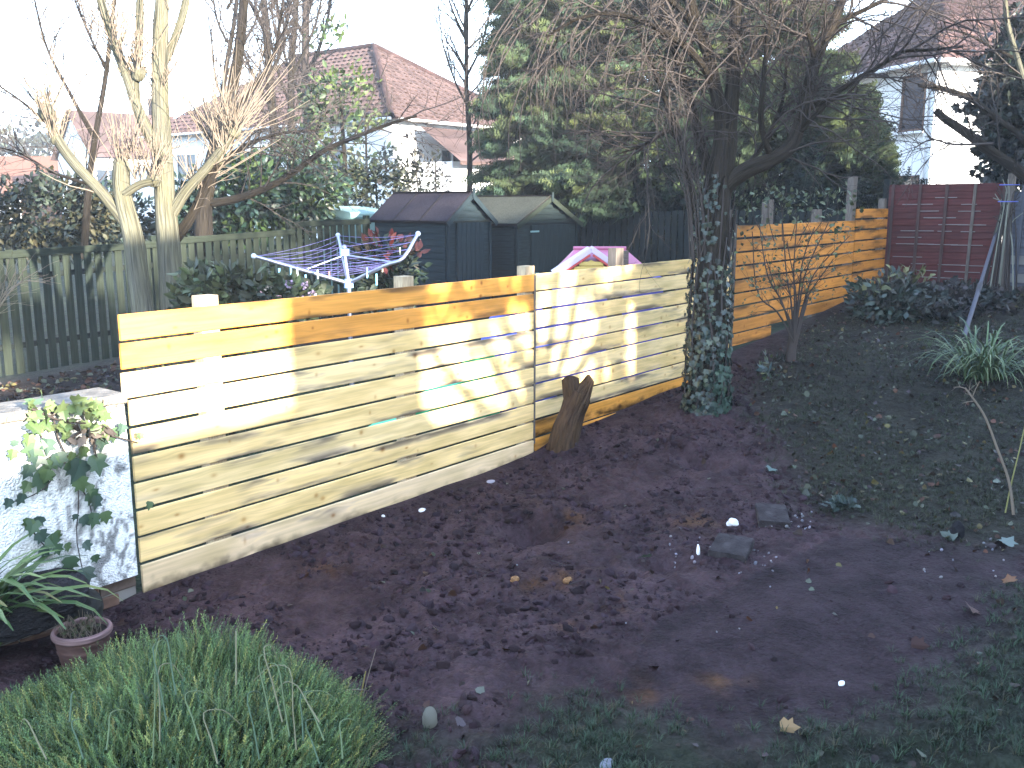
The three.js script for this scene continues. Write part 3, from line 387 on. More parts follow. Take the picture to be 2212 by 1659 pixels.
// Tiles laid over the planar roof polygon poly (world points, first edge = eave); returns matrices
function tiling(poly, tw, gauge, jitter, r) {
  const o = poly[0], ex = poly[1].clone().sub(o).normalize(), n = ex.clone().cross(poly[2].clone().sub(o)).normalize(); if (n.y < 0) n.negate(); const up = n.clone().cross(ex).normalize(); if (up.y < 0) up.negate();
  const L = poly.map((p) => { const d = p.clone().sub(o); return [d.dot(ex), d.dot(up)]; }), x0 = Math.min(...L.map((l) => l[0])), x1 = Math.max(...L.map((l) => l[0])), y1 = Math.max(...L.map((l) => l[1])), out = [];
  const q = new THREE.Quaternion().setFromRotationMatrix(new THREE.Matrix4().makeBasis(ex, n, ex.clone().cross(n))), zdir = ex.clone().cross(n), down = zdir.dot(up) < 0 ? 1 : -1, qq = down > 0 ? q : q.multiply(new THREE.Quaternion().setFromAxisAngle(V(0, 1, 0), Math.PI));
  for (let y = gauge * 0.45, k = 0; y < y1; y += gauge, k++) for (let x = x0 + tw * (k % 2 ? 0.5 : 0); x < x1; x += tw) if (inside(L, x, y)) out.push(MX(o.clone().addScaledVector(ex, x).addScaledVector(up, y).addScaledVector(n, 0.02 + jitter * (r() - 0.5)), qq, V(tw, gauge * 0.9, gauge)));
  return out;
}
function windowIn(parent, p, turn, w, h, fm, bars = 1) {
  const g = new THREE.Group(); g.name = 'window'; g.position.copy(p); g.rotation.y = turn; parent.add(g);
  part('pane', boxG(w, h, 0.02), H.glass, g, [0, 0, 0.005]);
  for (const [x, y, a, b] of [[0, h / 2, w + 0.14, 0.07], [0, -h / 2, w + 0.14, 0.07]]) part('frame', bar(a, b, 0.09, 0.01), fm, g, [x, y, 0.03]);
  for (let k = 0; k <= bars + 1; k++) part('frame', upBar(h - 0.07, 0.07, 0.08, 0.01), fm, g, [-w / 2 + (k * w) / (bars + 1), 0, 0.03]);
  part('sill', bar(w + 0.3, 0.07, 0.2, 0.015), H.trim, g, [0, -h / 2 - 0.075, 0.08]);
}
{
  const r = rng(31), c = at(845, 250, 32), W = 8, L = 14.5, k = 4.9, yE = c.y, yR = yE + 3.15, t = thing('house', 'white rendered house with a long red-brown hipped roof behind the bare trees', 'house', [0, 0, 0]);
  const x0 = c.x, x1 = c.x + W, z1 = c.z, z0 = c.z - L, ov = 0.35, xm = (x0 + x1) / 2;
  part('wall', boxG(W, yE + 0.5, L), H.wall, t, [xm, (yE - 0.5) / 2, (z0 + z1) / 2]);
  const e = [V(x0 - ov, yE - 0.1, z1 + ov), V(x1 + ov, yE - 0.1, z1 + ov), V(x1 + ov, yE - 0.1, z0 - ov), V(x0 - ov, yE - 0.1, z0 - ov)], ra = V(xm, yR, z1 - k), rb = V(xm, yR, z0 + k), m = new MB();
  m.quad(e[3], e[0], ra, rb); m.tri(e[0], e[1], ra); m.quad(e[1], e[2], rb, ra); m.tri(e[2], e[3], rb); m.quad(e[0], e[3], e[2], e[1]); const roof = m.build('roof', H.roofB, t);
  const tl = []; for (const pl of [[e[3], e[0], ra, rb], [e[0], e[1], ra]]) for (const mx of tiling(pl, 0.3, 0.3, 0.02, r)) { const s = 0.75 + 0.5 * r(); tl.push([mx, col(s, s, s)]); }
  inst('roof_tiles', tileG, H.roof, tl, roof);
  const rg = new MB(); for (const [a, b] of [[ra, rb], [e[0], ra], [e[1], ra]]) rg.tube([a.clone().add(V(0, 0.06, 0)), b.clone().add(V(0, 0.06, 0))], [0.12, 0.12], 8); rg.build('ridge_tiles', H.dark, t);
  for (const z of [-3, -7.5, -12]) windowIn(t, V(x0 - 0.01, yE - 1.5, z1 + z), -Math.PI / 2, 1.4, 1.2, H.trim); windowIn(t, V(xm - 1, yE - 1.6, z1 + 0.01), 0, 1.2, 1.2, H.trim);
  part('gutter', bar(L + 2 * ov, 0.1, 0.1, 0.03).rotateY(Math.PI / 2), H.gutter, t, [x0 - ov - 0.04, yE - 0.12, (z0 + z1) / 2]); part('gutter', bar(W, 0.1, 0.1, 0.03), H.gutter, t, [xm, yE - 0.12, z1 + ov + 0.04]);
  // lower lean-to roof falling to the side
  const q = new MB(), l0 = V(x0 + 1.0, yE - 0.3, z1 + 0.36), l1 = V(x0 + 5.5, yE - 0.3, z1 + 0.36); q.quad(V(l0.x, yE - 1.5, z1 + 2.2), V(l1.x, yE - 1.5, z1 + 2.2), l1, l0); q.quad(V(l0.x, yE - 1.62, z1 + 2.2), V(l1.x, yE - 1.62, z1 + 2.2), V(l1.x, yE - 1.5, z1 + 2.2), V(l0.x, yE - 1.5, z1 + 2.2)); q.build('porch_roof', H.roof, t); part('porch', boxG(4.2, yE - 1.4, 1.7), H.wall, t, [x0 + 3.25, (yE - 1.6) / 2, z1 + 0.86]);
}
{
  const r = rng(32), c = at(2032, 130, 26), turn = -(73 - 38.15) * Math.PI / 180, W = 9, Dp = 7, yE = c.y + 0.1, t = thing('house', 'white house with dark tiled roof and brown-framed window behind the reddish-brown fence', 'house', [c.x, 0, c.z], turn);
  part('wall', boxG(W, yE, Dp), H.wall, t, [W / 2, yE / 2, -Dp / 2]);
  const ov = 0.45, rise = 3.0, e = [V(-ov, yE - 0.15, ov), V(W + ov, yE - 0.15, ov), V(W + ov, yE - 0.15, -Dp - ov), V(-ov, yE - 0.15, -Dp - ov)], ra = V(3.2, yE + rise, -Dp / 2), rb = V(W - 3, yE + rise, -Dp / 2), m = new MB();
  m.quad(e[0], e[1], rb, ra); m.tri(e[3], e[0], ra); m.quad(e[2], e[3], ra, rb); m.tri(e[1], e[2], rb); m.quad(e[3], e[2], e[1], e[0]); const roof = m.build('roof', H.darkB, t);
  const all = [...tiling([e[0], e[1], rb, ra], 0.3, 0.27, 0.02, r).map((x) => [x, 0]), ...tiling([e[3], e[0], ra], 0.3, 0.27, 0.02, r).map((x) => [x, 1])], vis = all.filter(([x]) => x.elements[12] < 4.6), rest = all.filter(([x]) => x.elements[12] >= 4.6), tm = [H.dark, H.darkB, mat(0.09, 0.055, 0.05, 0.9)];
  const sorted = vis.sort((a, b) => a[0].elements[13] - b[0].elements[13]);
  sorted.slice(0, 290).forEach(([x]) => { const o = part('roof_tile', tileG, tm[Math.floor(r() * 3)], roof); x.decompose(o.position, o.quaternion, o.scale); });
  inst('roof_tiles', tileG, H.dark, [...sorted.slice(290), ...rest].map(([x]) => [x, null]), roof);
  part('gutter', bar(W + 2 * ov, 0.12, 0.12, 0.03), H.gutter, t, [W / 2, yE - 0.17, ov + 0.06]); part('gutter', bar(Dp + 2 * ov, 0.12, 0.12, 0.03).rotateY(Math.PI / 2), H.gutter, t, [-ov - 0.06, yE - 0.17, -Dp / 2]); part('soffit', boxG(W, 0.04, ov), H.trim, t, [W / 2, yE - 0.2, ov / 2]);
  part('corner_band', upBar(yE - 0.25, 0.2, 0.05, 0.01).rotateY(Math.PI / 2), H.trim, t, [-0.02, (yE - 0.25) / 2, -0.14]);
  windowIn(t, V(-0.01, yE - 1.15, -0.9), -Math.PI / 2, 0.95, 1.5, H.frame, 0); windowIn(t, V(-0.01, yE - 3.9, -0.9), -Math.PI / 2, 0.95, 1.4, H.frame, 0); windowIn(t, V(-0.01, yE - 1.15, -3.2), -Math.PI / 2, 0.95, 1.5, H.frame, 0);
  part('drainpipe', new THREE.CylinderGeometry(0.05, 0.05, yE - 0.3, 10), H.gutter, t, [-0.09, (yE - 0.3) / 2, -0.28]);
}
{ // smaller house between the trunks
  const c = at(268, 330, 52), W = 5.2, Dp = 5.5, yE = c.y - 0.3, t = thing('house', 'small white house with brown pitched roof glimpsed beyond the pollarded branches', 'house', [c.x, 0, c.z], -(Math.PI / 2 - YAW) + 0.75);
  part('wall', boxG(W, yE, Dp), H.wall, t, [0, yE / 2, 0]); const m = new MB(), x = W / 2 + 0.3, z = Dp / 2 + 0.3, y = yE - 0.1, h = yE + 2.4; m.quad(V(-x, y, z), V(x, y, z), V(x, h, 0), V(-x, h, 0)); m.quad(V(x, y, -z), V(-x, y, -z), V(-x, h, 0), V(x, h, 0)); const rf = m.build('roof', H.roof, t);
  part('chimney', boxG(0.7, 1.4, 0.7), H.roofB, rf, [2, h + 0.2, 0]); for (const s of [-1, 1]) part('gable', slab([[-Dp / 2, yE], [Dp / 2, yE], [0, h - 0.2]], 0.1), H.wall, t, [s * (W / 2 - 0.06), 0, 0], [0, Math.PI / 2, 0]);
  for (const px of [-2, 1.6]) windowIn(t, V(px, yE - 1.3, Dp / 2 + 0.01), 0, 1.2, 1.2, H.trim);
  const c2 = at(30, 405, 62), y2 = c2.y, o = thing('house', 'far orange-brick house, low and half hidden by shrubs, farthest from the timber fence', 'house', [c2.x, 0, c2.z], -(Math.PI / 2 - YAW)), bm = mat(0.24, 0.115, 0.065, 0.95, { map: rep(T.mottle, 0.5, 0.5) });
  part('wall', boxG(9, y2 - 0.2, 6), bm, o, [-1, (y2 - 0.2) / 2, 0]); const q = new MB(); q.quad(V(-6, y2 - 0.4, 3.4), V(4, y2 - 0.4, 3.4), V(4, y2 + 2, 0), V(-6, y2 + 2, 0)); q.quad(V(4, y2 - 0.4, -3.4), V(-6, y2 - 0.4, -3.4), V(-6, y2 + 2, 0), V(4, y2 + 2, 0)); q.build('roof', mat(0.11, 0.055, 0.04, 0.9), o); windowIn(o, V(1.2, y2 - 1.4, 3.01), 0, 1.3, 1.2, H.trim);
}
// ---------------------------------------------------------------- brown lap fence
{
  const f = thing('lap_fence', 'reddish-brown overlapping-board fence panel with weathered streaks at the garden end', 'fence'), r = rng(44), X = 16.4, z0 = -4.97, z1 = -3.22, L = z1 - z0, g = bar(L, 0.125, 0.012, 0.003).rotateY(Math.PI / 2);
  for (let k = 0; k < 15; k++) part('lap_board', g, r() > 0.5 ? M.brown : M.brownB, f, [X + 0.004 * r(), 0.98 + k * 0.106, (z0 + z1) / 2], [(r() - 0.5) * 0.01 - 0.012, 0, -0.1]);
  const worn = bar(0.4, 0.012, 0.004, 0.001).rotateY(Math.PI / 2);
  for (let k = 0; k < 34; k++) part('worn_edge', worn, M.wornEdge || (M.wornEdge = mat(0.17, 0.17, 0.17, 0.95)), f, [X - 0.0135, 0.985 + Math.floor(r() * 14) * 0.106 - 0.05, lerp(z0 + 0.3, z1 - 0.25, r())], [-0.012, 0, 0]).scale.set(1, 1, 0.4 + 0.9 * r());
  [0.04, 0.28, 0.51, 0.745, 0.98].forEach((t, i) => part('batten', upBar(1.62, 0.045, 0.022, 0.004).rotateY(Math.PI / 2), i === 3 ? M.greyPost : M.brownWorn, f, [X - 0.026, 1.72, z0 + L * t], [0.02 * t, 0, 0]));
  part('post', upBar(2.1, 0.1, 0.1, 0.006), M.greyPost, f, [X - 0.02, 1.62, z1 + 0.07]); part('post', upBar(2.0, 0.08, 0.1, 0.006), M.greenDark, f, [X + 0.07, 1.62, z0 - 0.06]);
  const h = thing('lap_fence', 'slate-grey board fence panel with pale gaps, beyond the tied clump of dry stems', 'fence');
  for (let k = 0; k < 11; k++) part('lap_board', bar(2.2, 0.142, 0.014, 0.003).rotateY(Math.PI / 2), k < 4 && k % 2 ? M.wornEdge : M.slate, h, [X, 0.95 + k * 0.138, z1 + 0.02 + 1.1], [0, 0, -0.08]);
  for (const t of [0.12, 1.0, 1.9]) part('batten', upBar(1.6, 0.05, 0.025, 0.004).rotateY(Math.PI / 2), M.slate, h, [X - 0.03, 1.7, z1 + 0.13 + t]);
}
const up3 = (p, h) => p.clone().setY(h);
// ---------------------------------------------------------------- trees
const px3 = (list, d) => list.map(([x, y, dd]) => at(x, y, dd ?? d));
function limb(parent, name, list, d, r0, r1, m, sides = 10, n = 18, seed = 1, lump = 0.14) {
  const pts = Array.isArray(list[0]) ? curve(px3(list, d), n) : curve(list, n), R = taper(pts.length, r0, r1, 0.85);
  const mb = new MB().tube(pts, (k, a, len) => R[k] * (1 + lump * 2 * (fbm(Math.cos(a) * 1.4 + seed * 7, Math.sin(a) * 1.4 + len * 3, 2, seed) - 0.5)), sides); mb.build(name, m, parent); return { pts, r0, r1 };
}
const knob = (p, r, m, parent, seed) => { const g = new THREE.IcosahedronGeometry(r, 3), q = g.attributes.position, v = V(0, 0, 0); for (let i = 0; i < q.count; i++) { v.fromBufferAttribute(q, i); const k = 1 + 0.5 * (fbm(v.x / r * 1.3 + seed, v.y / r * 1.3 + v.z / r, 3, seed) - 0.5); q.setXYZ(i, v.x * k, v.y * k * 1.1, v.z * k); } g.computeVertexNormals(); return part('pollard_knob', g, m, parent, p); };
function shoots(mb, r, p, dir, n, len, spread = 0.6) {
  for (let k = 0; k < n; k++) { const d = dir.clone().addScaledVector(rnd3(r), spread).normalize(), L = len * (0.4 + 0.7 * r()), q = [p.clone().addScaledVector(rnd3(r), 0.05)]; for (let s = 0; s < 4; s++) { d.y += 0.06; d.addScaledVector(rnd3(r), 0.07).normalize(); q.push(q[s].clone().addScaledVector(d, L / 4)); } mb.tube(q, taper(5, 0.006, 0.0022), 4, false); }
}
{
  const r = rng(51), d = 9.5, t = thing('pollarded_tree', 'twin-trunked pale pollarded tree with bare shoots, sunlit, behind the timber fence', 'tree'), tw = new MB();
  const A = limb(t, 'trunk', [[328, 860], [312, 700], [300, 610], [288, 520], [272, 450], [262, 400], [262, 360]], d, 0.125, 0.085, M.barkPale, 14, 24, 3);
  const B = limb(t, 'trunk', [[398, 860], [376, 700], [369, 600], [362, 500], [356, 420], [352, 330], [344, 200], [346, 90], [352, -40], [350, -200]], d + 0.2, 0.15, 0.06, M.barkPale, 14, 40, 5);
  const Ls = [limb(t, 'limb', [[282, 500], [262, 470], [215, 412], [160, 352], [118, 290], [102, 245]], d, 0.068, 0.044, M.barkPale, 10, 18, 7), limb(t, 'limb', [[354, 352], [330, 305], [300, 240], [272, 160], [242, 80], [218, 0], [205, -60]], d + 0.15, 0.066, 0.04, M.barkPale, 10, 20, 9), limb(t, 'limb', [[372, 460], [400, 415], [440, 370], [478, 322], [502, 290]], d + 0.2, 0.06, 0.036, M.barkPale, 10, 16, 11), limb(t, 'limb', [[376, 520], [412, 470], [446, 400], [470, 350]], d + 0.3, 0.06, 0.04, M.bark, 10, 14, 13), limb(t, 'limb', [[346, 150], [375, 90], [398, 20], [410, -60]], d + 0.25, 0.05, 0.035, M.barkPale, 10, 14, 15), limb(t, 'limb', [[293, 228], [292, 180], [299, 110], [301, 40], [305, -60]], d + 0.15, 0.05, 0.035, M.barkPale, 10, 14, 17), limb(t, 'limb', [[268, 420], [300, 400], [330, 392]], d - 0.05, 0.045, 0.04, M.barkPale, 8, 8, 19)];
  const kn = [[102, 242, d, 0.085], [120, 300, d, 0.06], [262, 355, d, 0.08], [332, 388, d, 0.075], [300, 160, d + 0.1, 0.07], [505, 285, d + 0.2, 0.075], [472, 345, d + 0.3, 0.06], [272, 158, d + 0.15, 0.06], [344, 205, d + 0.2, 0.085], [250, 100, d + 0.15, 0.06]];
  kn.forEach(([x, y, dd, k], i) => { const p = at(x, y, dd); knob(p, k * 0.9, M.barkPale, t, i + 3); shoots(tw, r, p, V(x < 200 ? -0.1 : 0.05, 1, 0), 34, x > 440 ? 1.0 : 0.75, x > 440 ? 0.75 : 0.6); });
  shoots(tw, r, at(300, 380, d), V(-0.3, 0.9, 0.2), 16, 0.75, 0.5); shoots(tw, r, at(480, 320, d + 0.2), V(0.3, 1, -0.2), 50, 1.0, 0.8); shoots(tw, r, at(460, 300, d + 0.5), V(0.4, 1, 0), 60, 1.1, 0.9); shoots(tw, r, at(420, 400, d + 0.3), V(0.5, 0.9, -0.2), 30, 0.9, 0.8);
  for (const l of Ls) sprout(tw, r, l.pts, l.r0, l.r1, { n: 7, len: 0.6, r: 0.008, t0: 0.3, ang: 0.9, up: 0.35, wander: 0.25, next: { n: 3, len: 0.3, r: 0.004, ang: 0.7, wander: 0.3, sides: 3 } });
  sprout(tw, r, B.pts, 0.1, 0.08, { n: 12, len: 0.5, r: 0.008, t0: 0.4, ang: 1.1, up: 0.3, wander: 0.3, next: { n: 3, len: 0.3, r: 0.004, ang: 0.7, wander: 0.3, sides: 3 } });
  stuff(tw.build('twigs', M.twigPale, t));
  // fine dark-twigged tree standing behind it: the twigs over the pale sky
  const t2 = thing('bare_tree', 'thin bare tree with fine spreading twigs against the pale sky beside the pollarded tree', 'tree'), w2 = new MB();
  const l2 = [limb(t2, 'trunk', [[180, 560], [190, 420], [205, 300], [230, 150], [250, -30]], 15, 0.065, 0.03, M.bark, 8, 16, 21)]; l2.push(limb(t2, 'limb', [[192, 400], [130, 300], [60, 230], [-40, 160]], 15, 0.045, 0.012, M.bark, 6, 14, 22), limb(t2, 'limb', [[205, 300], [150, 200], [100, 100], [70, -20]], 15, 0.04, 0.012, M.bark, 6, 14, 23), limb(t2, 'limb', [[195, 400], [110, 370], [40, 330], [-50, 310]], 15, 0.03, 0.01, M.bark, 6, 14, 24), limb(t2, 'limb', [[230, 150], [190, 70], [150, -30]], 15, 0.03, 0.01, M.bark, 6, 12, 25));
  for (const l of l2) sprout(w2, r, l.pts, l.r0, l.r1, { n: 13, len: 1.5, r: 0.012, t0: 0.2, ang: 0.8, up: 0.1, wander: 0.3, sides: 3, next: { n: 5, len: 0.8, r: 0.008, ang: 0.7, wander: 0.35, sides: 3, next: { n: 3, len: 0.4, r: 0.005, ang: 0.7, wander: 0.3, sides: 3, seg: 3 } } });
  stuff(w2.build('twigs', M.twig, t2));
}
{ // tall thin trunks in front of the left house, and the tree whose long dark bough crosses it
  const r = rng(52), specs = [['tall bare tree with slim trunk, first of the row before the red-brown roof', 592, 25, 0.15, -20], ['tall bare forked tree, second of the row before the red-brown roof', 628, 26, 0.13, 10], ['dark straight tall trunk with ivy, last of the row before the red-brown roof', 664, 27, 0.17, -4], ['slender bare tree rising just beside the pollarded trunks', 478, 24, 0.09, 30], ['lone straight bare trunk at the sky edge of the tallest conifer', 1012, 22, 0.075, -4]];
  specs.forEach(([label, x, d, rad, lean], i) => {
    const t = thing('tall_tree', label, 'tree'), tw = new MB(), tr = limb(t, 'trunk', [[x, 480], [x + 3, 330], [x - 3 + lean * 0.3, 180], [x + lean, 30], [x + lean * 1.5, -140]], d, rad, rad * 0.5, i === 2 ? M.twigDark : M.bark, 9, 20, 30 + i);
    for (let k = 0; k < 4; k++) { const y = 230 - k * 70, s = k % 2 ? 1 : -1, l = limb(t, 'limb', [[x + lean * 0.4, y], [x + s * 25 + lean * 0.5, y - 50], [x + s * 50 + lean, y - 130], [x + s * 62 + lean, y - 220]], d, rad * 0.42, rad * 0.15, M.bark, 6, 12, 40 + i * 5 + k); sprout(tw, r, l.pts, l.r0, l.r1, { n: 9, len: 1.6, r: 0.03, ang: 0.6, up: 0.25, wander: 0.25, sides: 3, next: { n: 5, len: 0.9, r: 0.014, ang: 0.6, up: 0.1, wander: 0.3, sides: 3 } }); }
    sprout(tw, r, tr.pts, rad * 0.8, rad * 0.5, { n: 26, len: 1.8, r: 0.028, t0: 0.2, ang: 0.95, up: 0.25, wander: 0.3, sides: 3, next: { n: 6, len: 1.0, r: 0.013, ang: 0.6, wander: 0.3, sides: 3 } });
    stuff(tw.build('twigs', M.twig, t));
  });
  const t = thing('bare_tree', 'dark bare tree behind the slatted fence with one long low bough over the laurels', 'tree'), tw = new MB();
  limb(t, 'trunk', [[436, 590], [440, 500], [442, 430], [452, 380], [470, 300], [500, 200], [520, 80], [530, -60]], 14, 0.15, 0.06, M.bark, 10, 24, 61); const L = [limb(t, 'limb', [[446, 440], [500, 432], [560, 412], [620, 382], [700, 325], [770, 295], [840, 268], [900, 250]], 14, 0.07, 0.02, M.bark, 8, 24, 62), limb(t, 'limb', [[452, 380], [520, 320], [600, 290], [690, 280]], 14, 0.05, 0.015, M.bark, 7, 18, 63), limb(t, 'limb', [[480, 280], [540, 200], [590, 120], [610, 20]], 14, 0.05, 0.02, M.bark, 7, 18, 64)];
  for (const l of L) sprout(tw, r, l.pts, l.r0, l.r1, { n: 22, len: 1.25, r: 0.015, t0: 0.15, ang: 0.85, up: 0.2, wander: 0.35, sides: 3, next: { n: 6, len: 0.65, r: 0.008, ang: 0.7, wander: 0.35, sides: 3, next: { n: 2, len: 0.35, r: 0.005, ang: 0.6, wander: 0.3, sides: 3, seg: 3 } } });
  stuff(tw.build('twigs', M.twig, t));
}
// leafy masses -------------------------------------------------------------
// Leaves in clumps on an ellipsoid; o = {rx, ry, rz, clumps, per, size, cols, lump}
function leafList(c, o) {
  const r = rng(o.seed), out = [];
  for (let k = 0; k < o.clumps; k++) {
    const d = rnd3(r); if (o.half) d.y = Math.abs(d.y) * 0.98 + 0.02; const q = Math.pow(r(), 0.35), b = V(d.x * o.rx, d.y * o.ry, d.z * o.rz).multiplyScalar(q * (0.8 + 0.4 * r())).add(c), base = o.cols[Math.floor(r() * o.cols.length)], tone = 0.65 + 0.7 * r();
    for (let i = 0; i < o.per; i++) { const p = b.clone().addScaledVector(rnd3(r), (o.lump ?? 0.3) * Math.cbrt(r())), out1 = d.clone().addScaledVector(rnd3(r), 0.9); out1.y += o.lift ?? -0.1; out.push([MX(p, quatY(out1, r() * 6.28), o.size * (0.6 + 0.8 * r())), jit(base.map((v) => v * tone), r)]); }
  }
  return out;
}
const treeMass = (name, label, cat, c, o, geo, m, stemTo, group) => {
  const t = thing(name, label, cat, [0, 0, 0], 0, group); if (stemTo) for (const [a, b, ra] of stemTo) limb(t, 'stem', [a, a.clone().lerp(b, 0.5).add(V(0.05, 0, 0.05)), b], 0, ra, ra * 0.4, M.bark, 7, 8, o.seed); const i = inst('foliage', geo, m, Array.isArray(o) ? o.flatMap((q) => leafList(q.c, q)) : leafList(c, o), t); return t;
};
function conifer(label, base, hgt, R, o) {
  const r = rng(o.seed), t = thing('conifer', label, 'tree', [0, 0, 0], 0, o.group), list = [];
  limb(t, 'trunk', [base.clone(), base.clone().add(V(0.05, hgt * 0.5, 0)), base.clone().add(V(0, hgt * 0.96, 0))], 0, R * 0.11, 0.03, M.bark, 9, 14, o.seed);
  const lean = o.lean || [0, 0];
  for (let k = 0; k < o.branches; k++) {
    const f = Math.pow(r(), 0.9), y = lerp(o.low, hgt, f), rad = R * Math.pow(1 - 0.93 * f, 0.6) * (0.72 + 0.5 * fbm(Math.cos(k * 2.4) * 2 + 5, f * 9 + k * 0.01, 2, o.seed)), a = k * 2.39996 + r() * 0.5, od = V(Math.cos(a), 0.12 - 0.25 * r(), Math.sin(a)).normalize(), side = V(-Math.sin(a), 0, Math.cos(a)), tone = 0.6 + 0.75 * r(), warm = r();
    const c0 = [lerp(0.028, 0.062, warm) * tone, lerp(0.052, 0.078, warm) * tone, lerp(0.036, 0.03, warm) * tone];
    for (let i = 0; i < o.per; i++) {
      const u = Math.pow(r(), 0.55), w = (r() - 0.5) * 0.75 * (0.35 + u * 0.65), p = base.clone().add(V(lean[0] * f, y, lean[1] * f)).addScaledVector(od, rad * u).addScaledVector(side, w * rad * 0.55); p.y += -0.28 * u * u * rad * 0.5 + (r() - 0.5) * 0.16;
      const dir = od.clone().addScaledVector(side, w * 1.6).addScaledVector(rnd3(r), 0.35); dir.y += 0.1;
      list.push([MX(p, quatY(dir, (r() - 0.5) * 1.6 + (Math.PI / 2) * 0), (o.size || 0.36) * (0.6 + 0.7 * r())), jit(c0, r, 0.25)]);
    }
  }
  inst('crown', G.frond, M.matteLeaf, list, t); return t;
}
conifer('tall dark green conifer nearest the red-roofed house, its edge against the bright sky', up3(at(1205, 470, 21.5), 0.9), 9.5, 1.95, { seed: 71, branches: 330, per: 85, low: 0.6 });
conifer('broad olive-green conifer with sunlit pads directly above the second shed', V(18.3, 0.9, -11.0), 9, 2.35, { seed: 72, branches: 350, per: 85, low: 0.4 });
conifer('conifer with drooping shaded sprays right behind the ivy-clad bare tree', V(19.2, 0.9, -8.7), 8.6, 2.3, { seed: 73, branches: 330, per: 80, low: 0.5 });
conifer('lower conifer next to the white house with the brown-framed window', V(20.6, 1.0, -7.35), 3.5, 1.45, { seed: 74, branches: 230, per: 60, low: 0.3 });
treeMass('evergreen_tree', 'dark glossy-leaved evergreen at the garden end in front of the white house wall', 'tree', at(2218, 215, 15.2), { rx: 0.68, ry: 1.35, rz: 0.7, clumps: 300, per: 22, size: 0.12, lump: 0.28, seed: 75, cols: [[0.012, 0.022, 0.016], [0.018, 0.03, 0.02], [0.012, 0.018, 0.018]] }, G.ivy, M.leafGloss, [[up3(at(2225, 400, 15.2), 0.9), at(2225, 200, 15.2), 0.16]]);
treeMass('conifer_hedge', 'low dark clipped hedge filling in behind the end fence under the conifers', 'hedge', V(17.8, 1.7, -8.6), { rx: 0.9, ry: 1.25, rz: 3.6, clumps: 260, per: 26, size: 0.26, lump: 0.3, seed: 76, cols: [[0.012, 0.02, 0.016], [0.016, 0.022, 0.02]] }, G.frond, M.matteLeaf);
const LAUREL = [[0.035, 0.07, 0.03], [0.05, 0.085, 0.025], [0.025, 0.055, 0.04], [0.02, 0.042, 0.034]];
